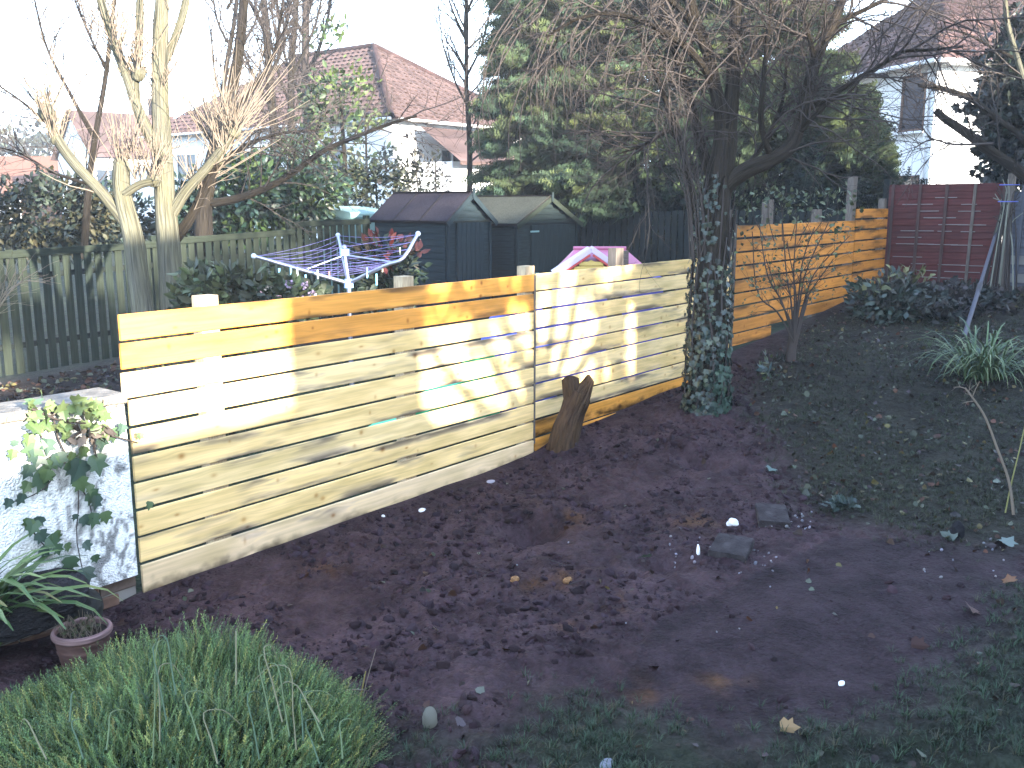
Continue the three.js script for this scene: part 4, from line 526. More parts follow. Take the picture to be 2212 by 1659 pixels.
{
  const b = (px, py, d) => at(px, py, d);
  treeMass('laurel_bush', 'broad bright-topped laurel bush behind the slatted fence, beneath the long dark bough', 'bush', b(520, 430, 16.5), { rx: 0.95, ry: 0.75, rz: 0.8, clumps: 150, per: 26, size: 0.13, lump: 0.24, seed: 81, cols: LAUREL }, G.leaf, M.leafGloss, [[up3(b(520, 430, 16.5), 0.2), b(520, 410, 16.5), 0.06]]);
  treeMass('laurel_bush', 'laurel bush behind the slatted fence closest to the twin trunks', 'bush', b(440, 470, 16), { rx: 0.6, ry: 0.5, rz: 0.6, clumps: 90, per: 26, size: 0.13, lump: 0.22, seed: 82, cols: LAUREL.slice(2) }, G.leaf, M.leafGloss, [[up3(b(440, 470, 16), 0.2), b(440, 460, 16), 0.05]]);
  treeMass('laurel_bush', 'yellow-green laurel bush below the slim trunks, left of the teal store', 'bush', b(640, 410, 17), { rx: 0.8, ry: 0.85, rz: 0.8, clumps: 130, per: 24, size: 0.13, lump: 0.26, seed: 83, cols: LAUREL.slice(0, 3) }, G.leaf, M.leafGloss, [[up3(b(640, 410, 17), 0.2), b(640, 390, 17), 0.06]]);
  treeMass('leafy_tree', 'loose yellow-green small tree in front of the red-brown roof and white wall', 'tree', b(735, 300, 21), { rx: 0.95, ry: 2.0, rz: 0.9, clumps: 78, per: 20, size: 0.15, lump: 0.32, seed: 84, cols: [[0.06, 0.09, 0.025], [0.04, 0.07, 0.03], [0.03, 0.05, 0.03]] }, G.leaf, M.leaf, [[up3(b(735, 300, 21), 0.2), b(735, 200, 21), 0.09], [up3(b(770, 300, 21), 0.4), b(790, 260, 21), 0.05]]);
  treeMass('leafy_bush', 'sparse see-through bush before the white house wall, above the teal store', 'bush', b(800, 410, 19), { rx: 0.8, ry: 0.85, rz: 0.7, clumps: 75, per: 20, size: 0.12, lump: 0.26, seed: 85, cols: [[0.035, 0.05, 0.03], [0.05, 0.06, 0.03], [0.02, 0.03, 0.03]] }, G.leaf, M.leaf, [[up3(b(800, 400, 19), 0.3), b(810, 360, 19), 0.04]]);
  treeMass('dark_shrub', 'twiggy dark shrub behind the nearest shed roof, against the white wall', 'shrub', b(905, 410, 18), { rx: 0.65, ry: 0.75, rz: 0.5, clumps: 45, per: 20, size: 0.09, lump: 0.25, seed: 86, cols: [[0.03, 0.03, 0.03], [0.035, 0.04, 0.03]] }, G.leaf, M.leaf, [[up3(b(905, 400, 18), 0.3), b(895, 330, 18), 0.03], [up3(b(925, 400, 18), 0.3), b(940, 340, 18), 0.03]]);
  treeMass('shrub_mass', 'dark overhanging shrubs along the far stretch of slatted fence, beyond the twin trunks', 'shrub', b(95, 470, 15.5), { rx: 1.5, ry: 0.62, rz: 1.0, clumps: 170, per: 26, size: 0.11, lump: 0.26, seed: 87, cols: [[0.02, 0.032, 0.028], [0.028, 0.04, 0.03], [0.045, 0.045, 0.025]] }, G.leaf, M.leaf);
  treeMass('shrub_mass', 'blue-green shrub in front of the small white house, behind the twin trunks', 'shrub', b(225, 475, 17), { rx: 0.8, ry: 0.5, rz: 0.8, clumps: 80, per: 24, size: 0.11, lump: 0.26, seed: 88, cols: [[0.025, 0.045, 0.045], [0.03, 0.05, 0.035]] }, G.leaf, M.leaf);
  treeMass('far_hedge', 'distant tree line low on the horizon beside the orange-brick house', 'hedge', b(20, 360, 75), { rx: 9, ry: 2.6, rz: 3, clumps: 120, per: 20, size: 0.6, lump: 1, seed: 89, cols: [[0.05, 0.06, 0.05], [0.06, 0.06, 0.06]] }, G.leaf, M.leaf);
  treeMass('rhododendron', 'rounded rhododendron just behind the sunlit end of the timber fence', 'shrub', b(485, 655, 8.6), { rx: 0.42, ry: 0.32, rz: 0.42, clumps: 70, per: 20, size: 0.1, lump: 0.12, seed: 90, cols: [[0.06, 0.085, 0.045], [0.08, 0.1, 0.05], [0.045, 0.06, 0.04]] }, G.leaf, M.leaf, [[up3(b(485, 655, 8.6), 0.1), b(485, 640, 8.6), 0.03]]);
  const hy = treeMass('hydrangea', 'small shrub with faded pink-white flower heads beneath the airer arm', 'shrub', b(610, 655, 8.8), { rx: 0.38, ry: 0.2, rz: 0.3, clumps: 40, per: 16, size: 0.09, lump: 0.12, seed: 91, cols: [[0.035, 0.055, 0.03], [0.05, 0.06, 0.035]] }, G.oval, M.leaf, [[up3(b(610, 655, 8.8), 0.1), b(610, 640, 8.8), 0.02]]);
  const fr = rng(7), fl = [mat(0.55, 0.33, 0.36, 0.8), mat(0.6, 0.55, 0.5, 0.8), mat(0.28, 0.22, 0.32, 0.8)];
  for (const [x, y, k] of [[562, 630, 0], [580, 624, 1], [625, 613, 2], [660, 617, 2], [675, 636, 2], [650, 645, 2], [600, 645, 0]]) { const p = b(x, y, 8.55), fg = mergeGeometries(Array.from({ length: 26 }, () => new THREE.CircleGeometry(0.012, 5).rotateX(fr() * 3).rotateY(fr() * 6).translate(...rnd3(fr).multiplyScalar(0.035).toArray()))); part('flower_head', fg, fl[k], hy, p); }
  const ph = treeMass('photinia', 'leafy shrub with red young leaves in front of the nearest shed, behind the airer', 'shrub', b(835, 600, 10.6), [{ c: b(835, 610, 10.6), rx: 0.4, ry: 0.38, rz: 0.35, clumps: 55, per: 16, size: 0.1, lump: 0.14, seed: 92, cols: [[0.02, 0.035, 0.025], [0.03, 0.05, 0.03]] }, { c: b(830, 545, 10.6), rx: 0.36, ry: 0.16, rz: 0.3, clumps: 20, per: 10, size: 0.095, lump: 0.11, lift: 0.5, seed: 93, cols: [[0.17, 0.035, 0.035], [0.13, 0.04, 0.035], [0.05, 0.04, 0.03]] }], G.leaf, M.leaf, [[up3(b(835, 610, 10.6), 0.2), b(820, 520, 10.6), 0.018], [up3(b(850, 610, 10.6), 0.2), b(880, 545, 10.6), 0.018]]);
  const sb = thing('bare_shrub', 'sparse yellowish twiggy shrub in front of the slatted fence, beyond the white wall', 'shrub'), sw = new MB(), sr = rng(9); const s0 = b(-40, 720, 9.5); for (let k = 0; k < 9; k++) { const q = [s0.clone(), b(-20 + k * 8, 650 - k * 5, 9.5), b(-30 + k * 16, 560 + (k % 3) * 25, 9.5)]; const pts = curve(q, 8); new MB().tube(pts, taper(9, 0.008, 0.003), 5).build('stem', M.twigPale, sb); sprout(sw, sr, pts, 0.007, 0.003, { n: 7, len: 0.35, r: 0.003, ang: 0.8, sides: 3, wander: 0.3 }); } stuff(sw.build('twigs', M.twigPale, sb));
}
// big ivy-clad bare tree ---------------------------------------------------
let IVYTRUNK;
{
  const r = rng(55), d = 9.35, t = thing('bare_tree', 'large bare tree with ivy-clad trunk rising in front of the timber fence', 'tree'), tw = new MB();
  const tr = limb(t, 'trunk', [[1522, 905], [1527, 840], [1530, 740], [1534, 640], [1540, 540], [1549, 450], [1556, 380], [1562, 325], [1566, 285]], d, 0.2, 0.12, M.bark, 18, 40, 3, 0.2); IVYTRUNK = tr.pts;
  const S = [limb(t, 'limb', [[1556, 400], [1560, 330], [1559, 260], [1545, 190], [1528, 110], [1500, 40], [1478, -60]], d, 0.095, 0.05, M.bark, 12, 24, 4), limb(t, 'limb', [[1557, 390], [1566, 325], [1577, 250], [1584, 150], [1590, 50], [1596, -60]], d, 0.1, 0.055, M.bark, 12, 22, 5),
    limb(t, 'limb', [[1550, 445, d], [1572, 398, d - 0.02], [1612, 368, d - 0.08], [1664, 346], [1706, 318], [1728, 265], [1744, 200], [1766, 120], [1795, 60], [1830, -30]], d - 0.1, 0.09, 0.045, M.bark, 12, 30, 6), limb(t, 'limb', [[1735, 238, d - 0.1], [1790, 212, d - 0.2], [1840, 178], [1890, 150], [1950, 112], [2010, 108], [2080, 100]], d - 0.3, 0.035, 0.012, M.bark, 8, 20, 7), limb(t, 'limb', [[1715, 300, d - 0.1], [1760, 250], [1800, 215], [1850, 200]], d - 0.2, 0.03, 0.012, M.bark, 8, 10, 8),
    limb(t, 'limb', [[1553, 425, d], [1524, 345], [1500, 250], [1478, 170], [1450, 80], [1420, -30]], d + 0.15, 0.06, 0.03, M.bark, 9, 20, 9), limb(t, 'limb', [[1500, 520], [1492, 440], [1484, 360], [1470, 305], [1450, 255], [1432, 200], [1400, 120], [1370, 40]], d + 0.1, 0.05, 0.018, M.bark, 9, 24, 10), limb(t, 'limb', [[1472, 310], [1440, 282], [1412, 300], [1380, 318], [1335, 332]], d, 0.024, 0.008, M.bark, 7, 14, 11),
    limb(t, 'limb', [[1550, 215, d], [1538, 180, d - 0.05], [1500, 120, d - 0.25], [1420, 60], [1330, 30], [1250, 40], [1180, 80]], d - 0.4, 0.045, 0.012, M.bark, 8, 22, 12), limb(t, 'limb', [[1535, 140, d], [1515, 90, d - 0.06], [1470, 20], [1380, -40], [1260, -50], [1140, -20]], d - 0.2, 0.05, 0.015, M.bark, 8, 22, 13), limb(t, 'limb', [[1580, 190, d], [1600, 140, d + 0.1], [1640, 90], [1700, 30], [1740, -40]], d + 0.3, 0.045, 0.02, M.bark, 8, 16, 14), limb(t, 'limb', [[1762, 140, d - 0.1], [1745, 70], [1720, -30]], d - 0.3, 0.03, 0.016, M.bark, 8, 12, 15), limb(t, 'limb', [[1668, 348, d - 0.1], [1645, 270, d - 0.22], [1650, 170], [1660, 60], [1670, -40]], d - 0.3, 0.035, 0.016, M.bark, 8, 18, 16), limb(t, 'limb', [[1785, 80, d - 0.1], [1820, 45]  , [1870, 20], [1960, -20], [2060, -30]], d - 0.1, 0.035, 0.012, M.bark, 8, 16, 17), limb(t, 'limb', [[1600, 380, d - 0.08], [1655, 300], [1690, 220], [1700, 120]], d + 0.3, 0.03, 0.012, M.bark, 7, 16, 18)];
  const fine = { n: 3, len: 0.34, r: 0.0042, ang: 0.7, wander: 0.45, sides: 3, seg: 3 };
  S.forEach((l, i) => sprout(tw, r, l.pts, l.r0, l.r1, { n: i < 3 ? 14 : 13, len: 1.15, r: 0.012, t0: i < 3 ? 0.35 : 0.15, ang: 0.85, up: -0.05, wander: 0.45, sag: -0.15, seg: 6, sides: 4, next: { n: 6, len: 0.62, r: 0.0065, ang: 0.75, up: -0.1, wander: 0.5, sag: -0.35, seg: 5, sides: 3, next: fine } }));
  // long drooping sprays over the conifers
  for (let k = 0; k < 26; k++) { const x = 985 + k * 19 + r() * 30, y = 60 + 190 * r(), L = [at(x + 60 + 60 * r(), y - 120 - 60 * r(), d - 0.4), at(x + 20, y - 40, d - 0.4), at(x, y + 40, d - 0.5), at(x - 10 + 30 * r(), y + 110 + 60 * r(), d - 0.5)], pts = curve(L, 10); tw.tube(pts, taper(11, 0.008, 0.003), 4, false); sprout(tw, r, pts, 0.007, 0.003, { n: 8, len: 0.42, r: 0.0042, ang: 0.8, sag: -0.3, wander: 0.5, sides: 3, next: { n: 2, len: 0.22, r: 0.003, ang: 0.7, wander: 0.4, sides: 3, seg: 3 } }); }
  for (let k = 0; k < 12; k++) { const x = 1480 + r() * 36, pts = curve([at(x + 10, 560, d - 0.1), at(x, 420, d - 0.15), at(x - 10 - 30 * r(), 330, d - 0.2), at(x - 20 - 60 * r(), 240, d - 0.2)], 9); tw.tube(pts, taper(10, 0.009, 0.003), 4, false); sprout(tw, r, pts, 0.008, 0.003, { n: 7, len: 0.4, r: 0.004, ang: 0.7, up: 0.1, wander: 0.4, sides: 3 }); }
  stuff(tw.build('twigs', M.twig, t));
  // boughs reaching in from a tree standing beyond the frame
  const t2 = thing('bare_tree', 'mossy bare boughs reaching across the white house from a tree beside the dark evergreen', 'tree'), w2 = new MB(), D2 = 13.5;
  const R = [limb(t2, 'trunk', [[2300, 640], [2290, 480], [2280, 330], [2250, 180], [2235, 40], [2215, -80]], D2, 0.2, 0.09, M.bark, 12, 22, 71), limb(t2, 'limb', [[2290, 450], [2200, 368], [2145, 330], [2085, 285], [2040, 255], [2022, 238]], D2, 0.085, 0.05, M.bark, 10, 18, 72), limb(t2, 'limb', [[2285, 400], [2200, 290], [2150, 255], [2100, 215], [2040, 193], [1985, 183]], D2, 0.05, 0.035, M.bark, 9, 18, 73), limb(t2, 'limb', [[2270, 320], [2215, 180], [2190, 100], [2175, 40], [2170, -60]], D2 - 0.2, 0.045, 0.03, M.barkPale, 9, 16, 74), limb(t2, 'limb', [[2145, 310], [2060, 312], [2010, 302], [1975, 320]], D2 - 0.1, 0.02, 0.008, M.twigDark, 7, 12, 75), limb(t2, 'limb', [[2200, 130], [2140, 100], [2080, 70], [2020, 60]], D2, 0.03, 0.01, M.bark, 7, 12, 76)];
  R.slice(1).forEach((l) => sprout(w2, r, l.pts, l.r0, l.r1, { n: 9, len: 1.1, r: 0.014, t0: 0.2, ang: 0.85, wander: 0.4, sides: 3, next: { n: 5, len: 0.6, r: 0.007, ang: 0.7, wander: 0.45, sides: 3, next: { ...fine, n: 2 } } })); stuff(w2.build('twigs', M.twig, t2));
}
// ---------------------------------------------------------------- ivy
{
  const r = rng(61), t = thing('ivy', 'ivy covering the lower trunk of the large bare tree down to the soil', 'ivy'), list = [];
  for (let k = 0; k < 2500; k++) {
    const f = Math.pow(r(), 1.15) * 0.74, p = polyAt(IVYTRUNK, f), d = polyDir(IVYTRUNK, f); let a = r() * 6.283; const R = lerp(0.212, 0.175, f) * (0.92 + 0.24 * r()), o = V(Math.cos(a), 0, Math.sin(a)); o.addScaledVector(d, -o.dot(d)).normalize();
    if (f > 0.47 && o.dot(RT) > -0.15 && r() > 0.12) continue; if (f > 0.3 && r() > 1.2 - f * 1.05) continue;
    p.addScaledVector(o, R); const hang = V(0, -1, 0).addScaledVector(rnd3(r), 0.5), n = o.clone().addScaledVector(rnd3(r), 0.5).normalize(); hang.addScaledVector(n, -hang.dot(n)).normalize();
    const q = new THREE.Quaternion().setFromRotationMatrix(new THREE.Matrix4().makeBasis(hang.clone().cross(n), hang, n)); const c = r() > 0.85 ? [0.065, 0.09, 0.055] : r() > 0.4 ? [0.032, 0.055, 0.047] : [0.02, 0.036, 0.032];
    list.push([MX(p, q, 0.036 + 0.04 * r() * r() + (f < 0.3 ? 0.008 : 0)), jit(c, r), p]);
  }
  list.sort((a, b) => a[2].z === b[2].z ? 0 : b[2].z - a[2].z);
  const im = [mat(0.026, 0.05, 0.038, 0.55), mat(0.034, 0.062, 0.045, 0.55), mat(0.018, 0.036, 0.028, 0.55), mat(0.05, 0.08, 0.05, 0.55)];
  const face = list.filter((x) => x[2].clone().sub(polyAt(IVYTRUNK, 0.2)).dot(FW) < 0.02), rest = list.filter((x) => !face.includes(x));
  face.slice(0, 260).forEach(([m], i) => { const o = part('ivy_leaf', G.ivy, im[i * 7 % 11 === 0 ? 3 : i % 3], t); m.decompose(o.position, o.quaternion, o.scale); });
  inst('ivy_leaves', G.ivy, M.leafGloss, [...face.slice(260), ...rest].map(([m, c]) => [m, c]), t);
  for (let k = 0; k < 9; k++) { const a = k * 0.7 + 1.2, q = []; for (let s = 0; s <= 12; s++) { const f = s / 12 * (0.55 + 0.4 * r()), p = polyAt(IVYTRUNK, f); q.push(p.add(V(Math.cos(a + 0.25 * Math.sin(s + k)), 0, Math.sin(a + 0.25 * Math.sin(s + k))).multiplyScalar(lerp(0.225, 0.17, f)))); } new MB().tube(q, taper(13, 0.012, 0.006), 5).build('ivy_stem', M.twig, t); }
}
{
  const r = rng(62), t = thing('ivy', 'trailing ivy with large leaves hanging down the face of the white wall', 'ivy'), Z = FZ + 0.035, P = (x, y) => onZ(x, y, Z);
  const stems = [[[60, 880], [85, 930], [100, 985], [110, 1040], [60, 1075], [20, 1085]], [[100, 985], [140, 1000], [175, 1010], [200, 1000]], [[110, 880], [130, 960], [160, 1010], [170, 1080], [165, 1160], [178, 1230]], [[60, 1130], [80, 1160], [100, 1180], [130, 1175]], [[180, 890], [200, 930], [240, 940]], [[165, 1040], [190, 1080], [200, 1120]]];
  for (const s of stems) new MB().tube(curve(s.map((p) => P(...p)), 12), taper(13, 0.005, 0.0025), 5).build('ivy_stem', M.twigDark, t);
  const lm = [mat(0.045, 0.085, 0.045, 0.45), mat(0.035, 0.065, 0.05, 0.45), mat(0.06, 0.10, 0.04, 0.45), mat(0.10, 0.14, 0.06, 0.5)];
  const L = [[75, 965, 44, 0], [100, 960, 34, 1], [60, 945, 26, 2], [85, 985, 40, 1], [105, 1000, 30, 0], [78, 1038, 56, 0], [62, 1015, 32, 1], [120, 990, 34, 1], [100, 1025, 30, 2], [45, 1075, 26, 1], [18, 1085, 22, 1], [25, 978, 24, 2], [30, 955, 16, 1], [150, 1010, 38, 0], [172, 1012, 52, 1], [200, 1000, 46, 0], [178, 975, 30, 2], [215, 955, 40, 1], [240, 938, 34, 0], [262, 925, 26, 1], [300, 940, 16, 2], [165, 1045, 34, 2], [188, 1075, 36, 0], [205, 1082, 32, 1], [190, 1055, 24, 2], [200, 1120, 34, 0], [175, 1125, 26, 1], [222, 1115, 28, 2], [160, 1115, 16, 1], [70, 1135, 34, 0], [85, 1125, 26, 1], [62, 1128, 24, 2], [78, 1160, 30, 1], [100, 1172, 34, 0], [115, 1160, 26, 2], [88, 1190, 26, 1], [118, 1185, 24, 0], [150, 1215, 34, 0], [178, 1240, 38, 1], [140, 1180, 20, 2], [180, 1180, 24, 1], [320, 1090, 20, 2], [200, 1205, 20, 0], [60, 1050, 26, 2], [140, 940, 24, 2], [155, 985, 22, 2]];
  L.forEach(([x, y, s, k], i) => { const p = P(x, y - s * 0.4); p.z += 0.012 * r() + 0.005; const hang = V((r() - 0.5) * 1.3, -1, 0.12).normalize(), n = V((r() - 0.5) * 0.8, 0.15 + (r() - 0.5) * 0.5, 1).normalize(); hang.addScaledVector(n, -hang.dot(n)).normalize(); const o = part('ivy_leaf', G.ivy, lm[k], t, p); o.quaternion.setFromRotationMatrix(new THREE.Matrix4().makeBasis(hang.clone().cross(n), hang, n)); o.scale.setScalar(s * 0.0028); });
  const top = thing('ivy', 'pale sunlit ivy tuft with old brown stems on top of the white wall coping', 'ivy');
  for (let k = 0; k < 60; k++) { const p = P(45 + 190 * r(), 868 + 66 * r()); p.z += 0.06 * r(); p.y += 0.03 * r(); const o = part('ivy_leaf', G.ivy, lm[r() > 0.4 ? 3 : 2], top, p); o.quaternion.copy(quatY(rnd3(r).add(V(0, -0.2, 0.7)), r() * 6)); o.scale.setScalar(0.05 + 0.05 * r()); }
  for (let k = 0; k < 26; k++) { const p = P(160 + 70 * r(), 915 + 36 * r()); p.z += 0.05 * r(); const o = part('dead_leaf', G.leaf, k % 2 ? M.twig : M.greyPost, top, p); o.quaternion.copy(quatY(rnd3(r).add(V(0, -0.6, 0.4)), r() * 6)); o.scale.setScalar(0.06 + 0.05 * r()); }
  for (const s of [[[140, 950], [175, 930], [235, 940], [290, 955]], [[60, 880], [120, 905], [200, 915]], [[145, 955], [180, 945], [220, 925]]]) new MB().tube(curve(s.map((p) => { const q = P(...p); q.z += 0.03; return q; }), 10), taper(11, 0.009, 0.004), 6).build('ivy_stem', M.twig, top);
}
// ---------------------------------------------------------------- stump, pot, boulder, strap-leaved plant
{
  const r = rng(63), b = gp(1213, 962), t = thing('tree_stump', 'broken grey-brown tree stump with a split top leaning before the pale fence', 'tree stump', [b.x, b.y - 0.1, b.z + 0.02], -(Math.PI / 2 - YAW)), D3 = 8.6 / 2050;
  const path = [[-0.03, 0.0], [0.0, 0.16], [0.04, 0.34], [0.1, 0.5], [0.14, 0.6]].map(([x, y]) => V(x, y, 0)), pts = curve(path, 22), m = new MB();
  const sm = mat(0.135, 0.082, 0.06, 0.95, { map: rep(T.bark, 2, 1.4), bumpMap: rep(T.barkB, 2, 1.4), bumpScale: 0.03 });
  const sh = (k, a, len, b0) => b0 * (1 + 0.5 * (fbm(Math.cos(a) * 2.2 + 9, Math.sin(a) * 2.2 + len * 3, 3, 5) - 0.5) + 0.1 * Math.cos(a * 3));
  m.tube(pts, (k, a, len) => sh(k, a, len, lerp(0.14, 0.105, Math.min(1, k / 14)) * (k > 19 ? 0.9 : 1)), 22); m.build('trunk', sm, t);
  new MB().tube([V(0.075, 0.48, 0.0), V(0.06, 0.62, 0.01), V(0.05, 0.71, 0.01), V(0.048, 0.735, 0.01)], (k, a, l) => sh(k, a, l + 3, [0.075, 0.072, 0.066, 0.03][k]), 14).build('broken_prong', sm, t);
  new MB().tube([V(0.14, 0.52, 0), V(0.19, 0.62, 0.0), V(0.225, 0.69, -0.01), V(0.215, 0.745, -0.01)], (k, a, l) => sh(k, a, l + 7, [0.09, 0.07, 0.05, 0.012][k]), 14).build('broken_prong', sm, t);
}
const POT = gp(185, 1452);
{
  const t = thing('plant_pot', 'terracotta plant pot with pale rim and dry growth beside the strap-leaved plant', 'plant pot', POT), tc = mat(0.16, 0.095, 0.085, 0.9, { map: rep(T.mottle, 2, 2) }), rm = mat(0.3, 0.2, 0.2, 0.9, { map: rep(T.mottle, 2, 2) }), W = 0.139;
  part('body', new THREE.LatheGeometry([[0.0, 0], [0.09, 0], [0.098, 0.012], [0.118, 0.13], [0.123, 0.135], [0.119, 0.142], [0.124, 0.16], [0.128, 0.2]].map((p) => new THREE.Vector2(...p)), 40), tc, t);
  part('rim', new THREE.LatheGeometry([[0.112, 0.2], [0.136, 0.203], [0.143, 0.214], [0.143, 0.228], [0.137, 0.238], [0.126, 0.24], [0.119, 0.232], [0.117, 0.2]].map((p) => new THREE.Vector2(...p)), 40), rm, t);
  part('soil', new THREE.CircleGeometry(0.118, 24).rotateX(-Math.PI / 2), mat(0.02, 0.018, 0.015, 1), t, [0, 0.212, 0]);
  const r = rng(8), tw = new MB(), l = []; for (let k = 0; k < 70; k++) { const a = r() * 6.28, q = 0.1 * Math.sqrt(r()), p = V(Math.cos(a) * q, 0.21, Math.sin(a) * q), d = V((r() - 0.5) * 1.4, 1, (r() - 0.5) * 1.4).normalize(); tw.tube([p, p.clone().addScaledVector(d, 0.05), p.clone().addScaledVector(d, 0.08).add(V(0, -0.01 + 0.03 * r(), 0))], [0.002, 0.0015, 0.001], 3); if (k < 50) l.push([MX(p.clone().addScaledVector(d, 0.05), quatY(rnd3(r), 0), 0.03), jit([0.05, 0.06, 0.03], r)]); }
  stuff(tw.build('dry_stems', M.twigPale, t)); inst('small_leaves', G.leaf, M.leaf, l, t);
}
function boulder(name, label, cat, p, s, m, seed, turn = 0, sink = 0.25) {
  const g = new THREE.IcosahedronGeometry(1, 5), q = g.attributes.position, v = V(0, 0, 0);
  for (let i = 0; i < q.count; i++) { v.fromBufferAttribute(q, i); const k = 0.8 + 0.5 * (fbm(v.x * 1.6 + seed * 3.1, v.y * 1.6 + v.z * 1.1, 3, seed) - 0.3) + 0.07 * fbm(v.x * 7 + seed, v.y * 7 + v.z * 5, 2, seed); v.multiplyScalar(k); v.y = Math.max(v.y, -0.6); q.setXYZ(i, v.x * s[0], v.y * s[1], v.z * s[2]); }
  g.computeVertexNormals(); const o = part(name, g, m, null, [p.x, p.y + s[1] * (0.6 - sink), p.z], [0, turn, 0]); return tag(o, label, cat);
}
boulder('boulder', 'dark rounded boulder half hidden by strap leaves below the white wall', 'boulder', onZ(75, 1330, -4.72), [0.3, 0.15, 0.17], mat(0.045, 0.045, 0.052, 0.95, { map: rep(T.mottle, 2, 2), bumpMap: rep(T.soilB, 1, 1), bumpScale: 0.03 }), 3, 0.2);
boulder('boulder', 'smaller dark mossy rock right of the boulder, against the brick footing', 'boulder', onZ(178, 1330, -4.72), [0.14, 0.11, 0.12], mat(0.04, 0.042, 0.04, 0.95, { map: rep(T.mottle, 2, 2) }), 5, 0.9);
function strapLeaf(parent, base, dir, L, w, m, droop, name = 'leaf', lean = 0.8) {
  const mb = new MB(), n = 8, side = V(-dir.z, 0, dir.x).normalize(), pts = []; let p = base.clone(), a = Math.PI / 2 - (1 - lean) * 0.9;
  for (let k = 0; k <= n; k++) { pts.push(p.clone()); const s = k / n; p = p.clone().addScaledVector(dir, (Math.cos(a) * L) / n).add(V(0, (Math.sin(a) * L) / n, 0)); a -= droop / n * (0.4 + 1.2 * s); }
  const W = (k) => w * Math.sin(Math.PI * (0.12 + 0.86 * k / n)) ** 0.7;
  for (let k = 0; k < n; k++) { const c0 = V(0, -0.25 * W(k), 0), c1 = V(0, -0.25 * W(k + 1), 0); for (const s of [-1, 1]) mb.quad(pts[k].clone().add(c0), pts[k].clone().addScaledVector(side, s * W(k)), pts[k + 1].clone().addScaledVector(side, s * W(k + 1)), pts[k + 1].clone().add(c1)); }
  return mb.build(name, m, parent);
}
{
  const r = rng(64), b = onY(-60, 1430, 0.0), t = thing('strap_leaved_plant', 'arching clump of long green strap leaves beside the terracotta pot', 'plant'), ms = [mat(0.05, 0.10, 0.035, 0.5), mat(0.08, 0.135, 0.045, 0.5), mat(0.035, 0.07, 0.04, 0.5), mat(0.14, 0.15, 0.07, 0.6)];
  for (let k = 0; k < 62; k++) { const a = -0.6 + (r() - 0.5) * 3.4, dir = RT.clone().multiplyScalar(Math.cos(a)).addScaledVector(V(FW.x, 0, FW.z), -Math.sin(a)).normalize(); strapLeaf(t, b.clone().add(V((r() - 0.5) * 0.2, 0, (r() - 0.5) * 0.2)), dir, 0.5 + 0.42 * r(), 0.016 + 0.012 * r(), ms[Math.floor(r() * r() * 4)], 1.7 + 1.0 * r(), 'leaf', 0.35 + 0.6 * r()); }
}
